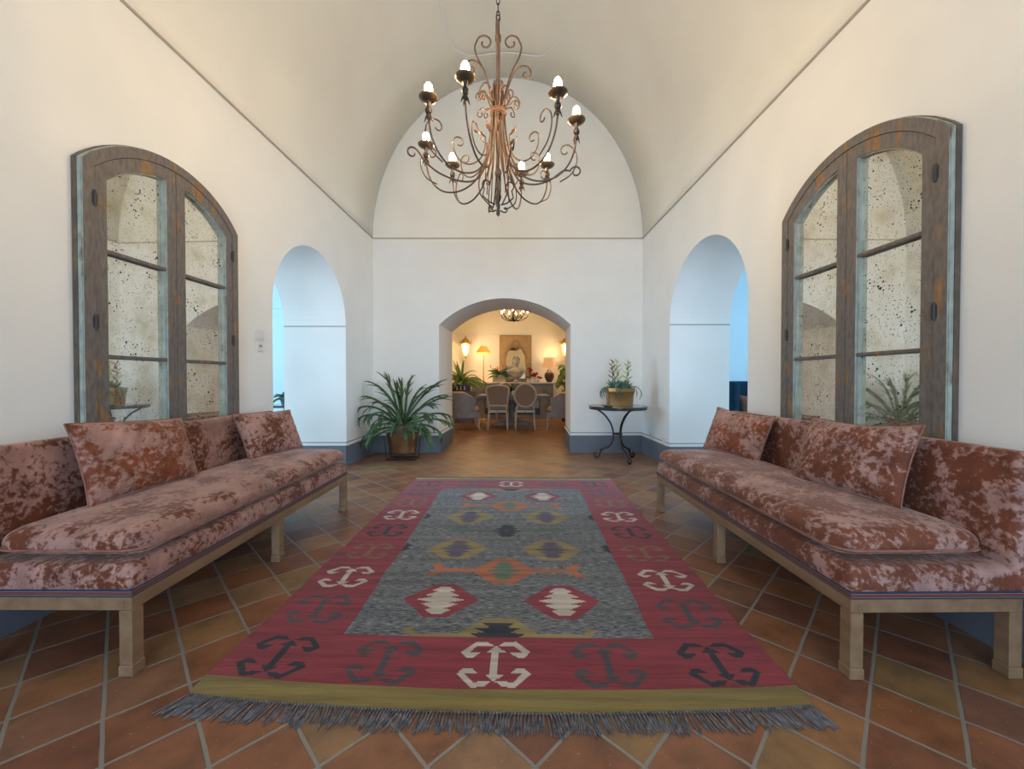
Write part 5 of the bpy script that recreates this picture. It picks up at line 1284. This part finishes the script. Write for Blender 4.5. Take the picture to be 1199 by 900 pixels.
# tall plant at right
o = thing('broad_leaf_plant', 'tall broad leaved green plant in a pot at the right end of the console', 'plant', (1.52, 10.75, 0))
MB().lathe([(.14, 0), (.16, .02), (.21, .36), (.225, .38), (.225, .42), (.20, .42), (.19, .36)], 24, close=False).build('pot', 'urn', o, smooth=True)
MB().lathe([(.001, .37), (.19, .37)], 20, close=False).build('soil', 'soil', o)
mb = MB(); rr = random.Random(77)
for k in range(60):
    a = rr.uniform(0, 2 * PI); z0 = rr.uniform(.5, 1.5); r0 = rr.uniform(.02, .14); b = Vector((r0 * math.cos(a), r0 * math.sin(a), z0)); e = rr.uniform(.1, 1.0); L = rr.uniform(.20, .34)
    mb.tube([(0, 0, .36), (b.x * .4, b.y * .4, z0 * .7), b], .006, 5, 0)
    pts = [b]; p = b.copy()
    for i in range(6): e -= .28; p = p + Vector((math.cos(a) * math.cos(e), math.sin(a) * math.cos(e), math.sin(e))) * L / 6; pts.append(p.copy())
    mb.strap(pts, [.02, .065, .085, .08, .06, .035, .003], fold=.15)
mb.build('foliage', 'leaf_b', o, smooth=True)

# ------------------------------------------------------------------ side rooms
o = thing('plant_stand', 'dark low side table seen through the left arched opening', 'table', (-3.78, 6.35, 0))
MB().box(-.24, .24, -.2, .2, .70, .735, bev=.004).build('table_top', 'glass_top', o)
for sx in (-1, 1):
    for sy in (-1, 1): MB().box(sx * .21 - .015, sx * .21 + .015, sy * .17 - .015, sy * .17 + .015, 0, .6995).build('leg', 'iron_dark', o)
o = thing('potted_plant', 'leafy green plant in a grey pot seen through the left arched opening', 'plant', (-3.66, 6.35, .736))
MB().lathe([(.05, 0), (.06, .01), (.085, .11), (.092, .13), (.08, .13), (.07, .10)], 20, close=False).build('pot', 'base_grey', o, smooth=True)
MB().lathe([(.001, .11), (.078, .11)], 16, close=False).build('soil', 'soil', o)
mb = MB(); rr = random.Random(14); leafy(mb, (0, 0, .1), 46, .27, .026, rr, .0, 1.4, 1.2); mb.build('foliage', 'leaf', o, smooth=True)

o = thing('teal_armchair', 'dark teal velvet armchair with wings seen through the right arched opening', 'armchair', (3.855, 6.35, 0), R(0))
# faces the viewer (-y)
rbox(.40, .08, .36, .05, .05, 10, 2, 8, 0, (0, .30, .76)).build('backrest', 'teal', o, smooth=True, angle=80)
for s in (-1, 1):
    rbox(.055, .34, .34, .04, .05, 2, 8, 8, 0, (s * .40, .02, .76 if s < 0 else .60)).build('side_wing', 'teal', o, smooth=True, angle=80)
rbox(.34, .33, .09, .05, .06, 8, 8, 1, .02, (0, -.02, .40)).build('seat', 'teal', o, smooth=True, angle=80)
MB().box(-.42, .42, -.30, .36, .14, .31, bev=.01).build('base', 'teal', o)
for sx in (-1, 1):
    for sy in (-.26, .3): MB().lathe([(.014, 0), (.022, .14)], 10, (sx * .36, sy, 0)).build('leg', 'iron_dark', o, smooth=True)
make_pillow('brown cushion standing on the teal armchair', .42, .38, .06, (3.80, 6.12, .52), (R(-14), 0, R(0)), 'brown_cushion', 15, None)
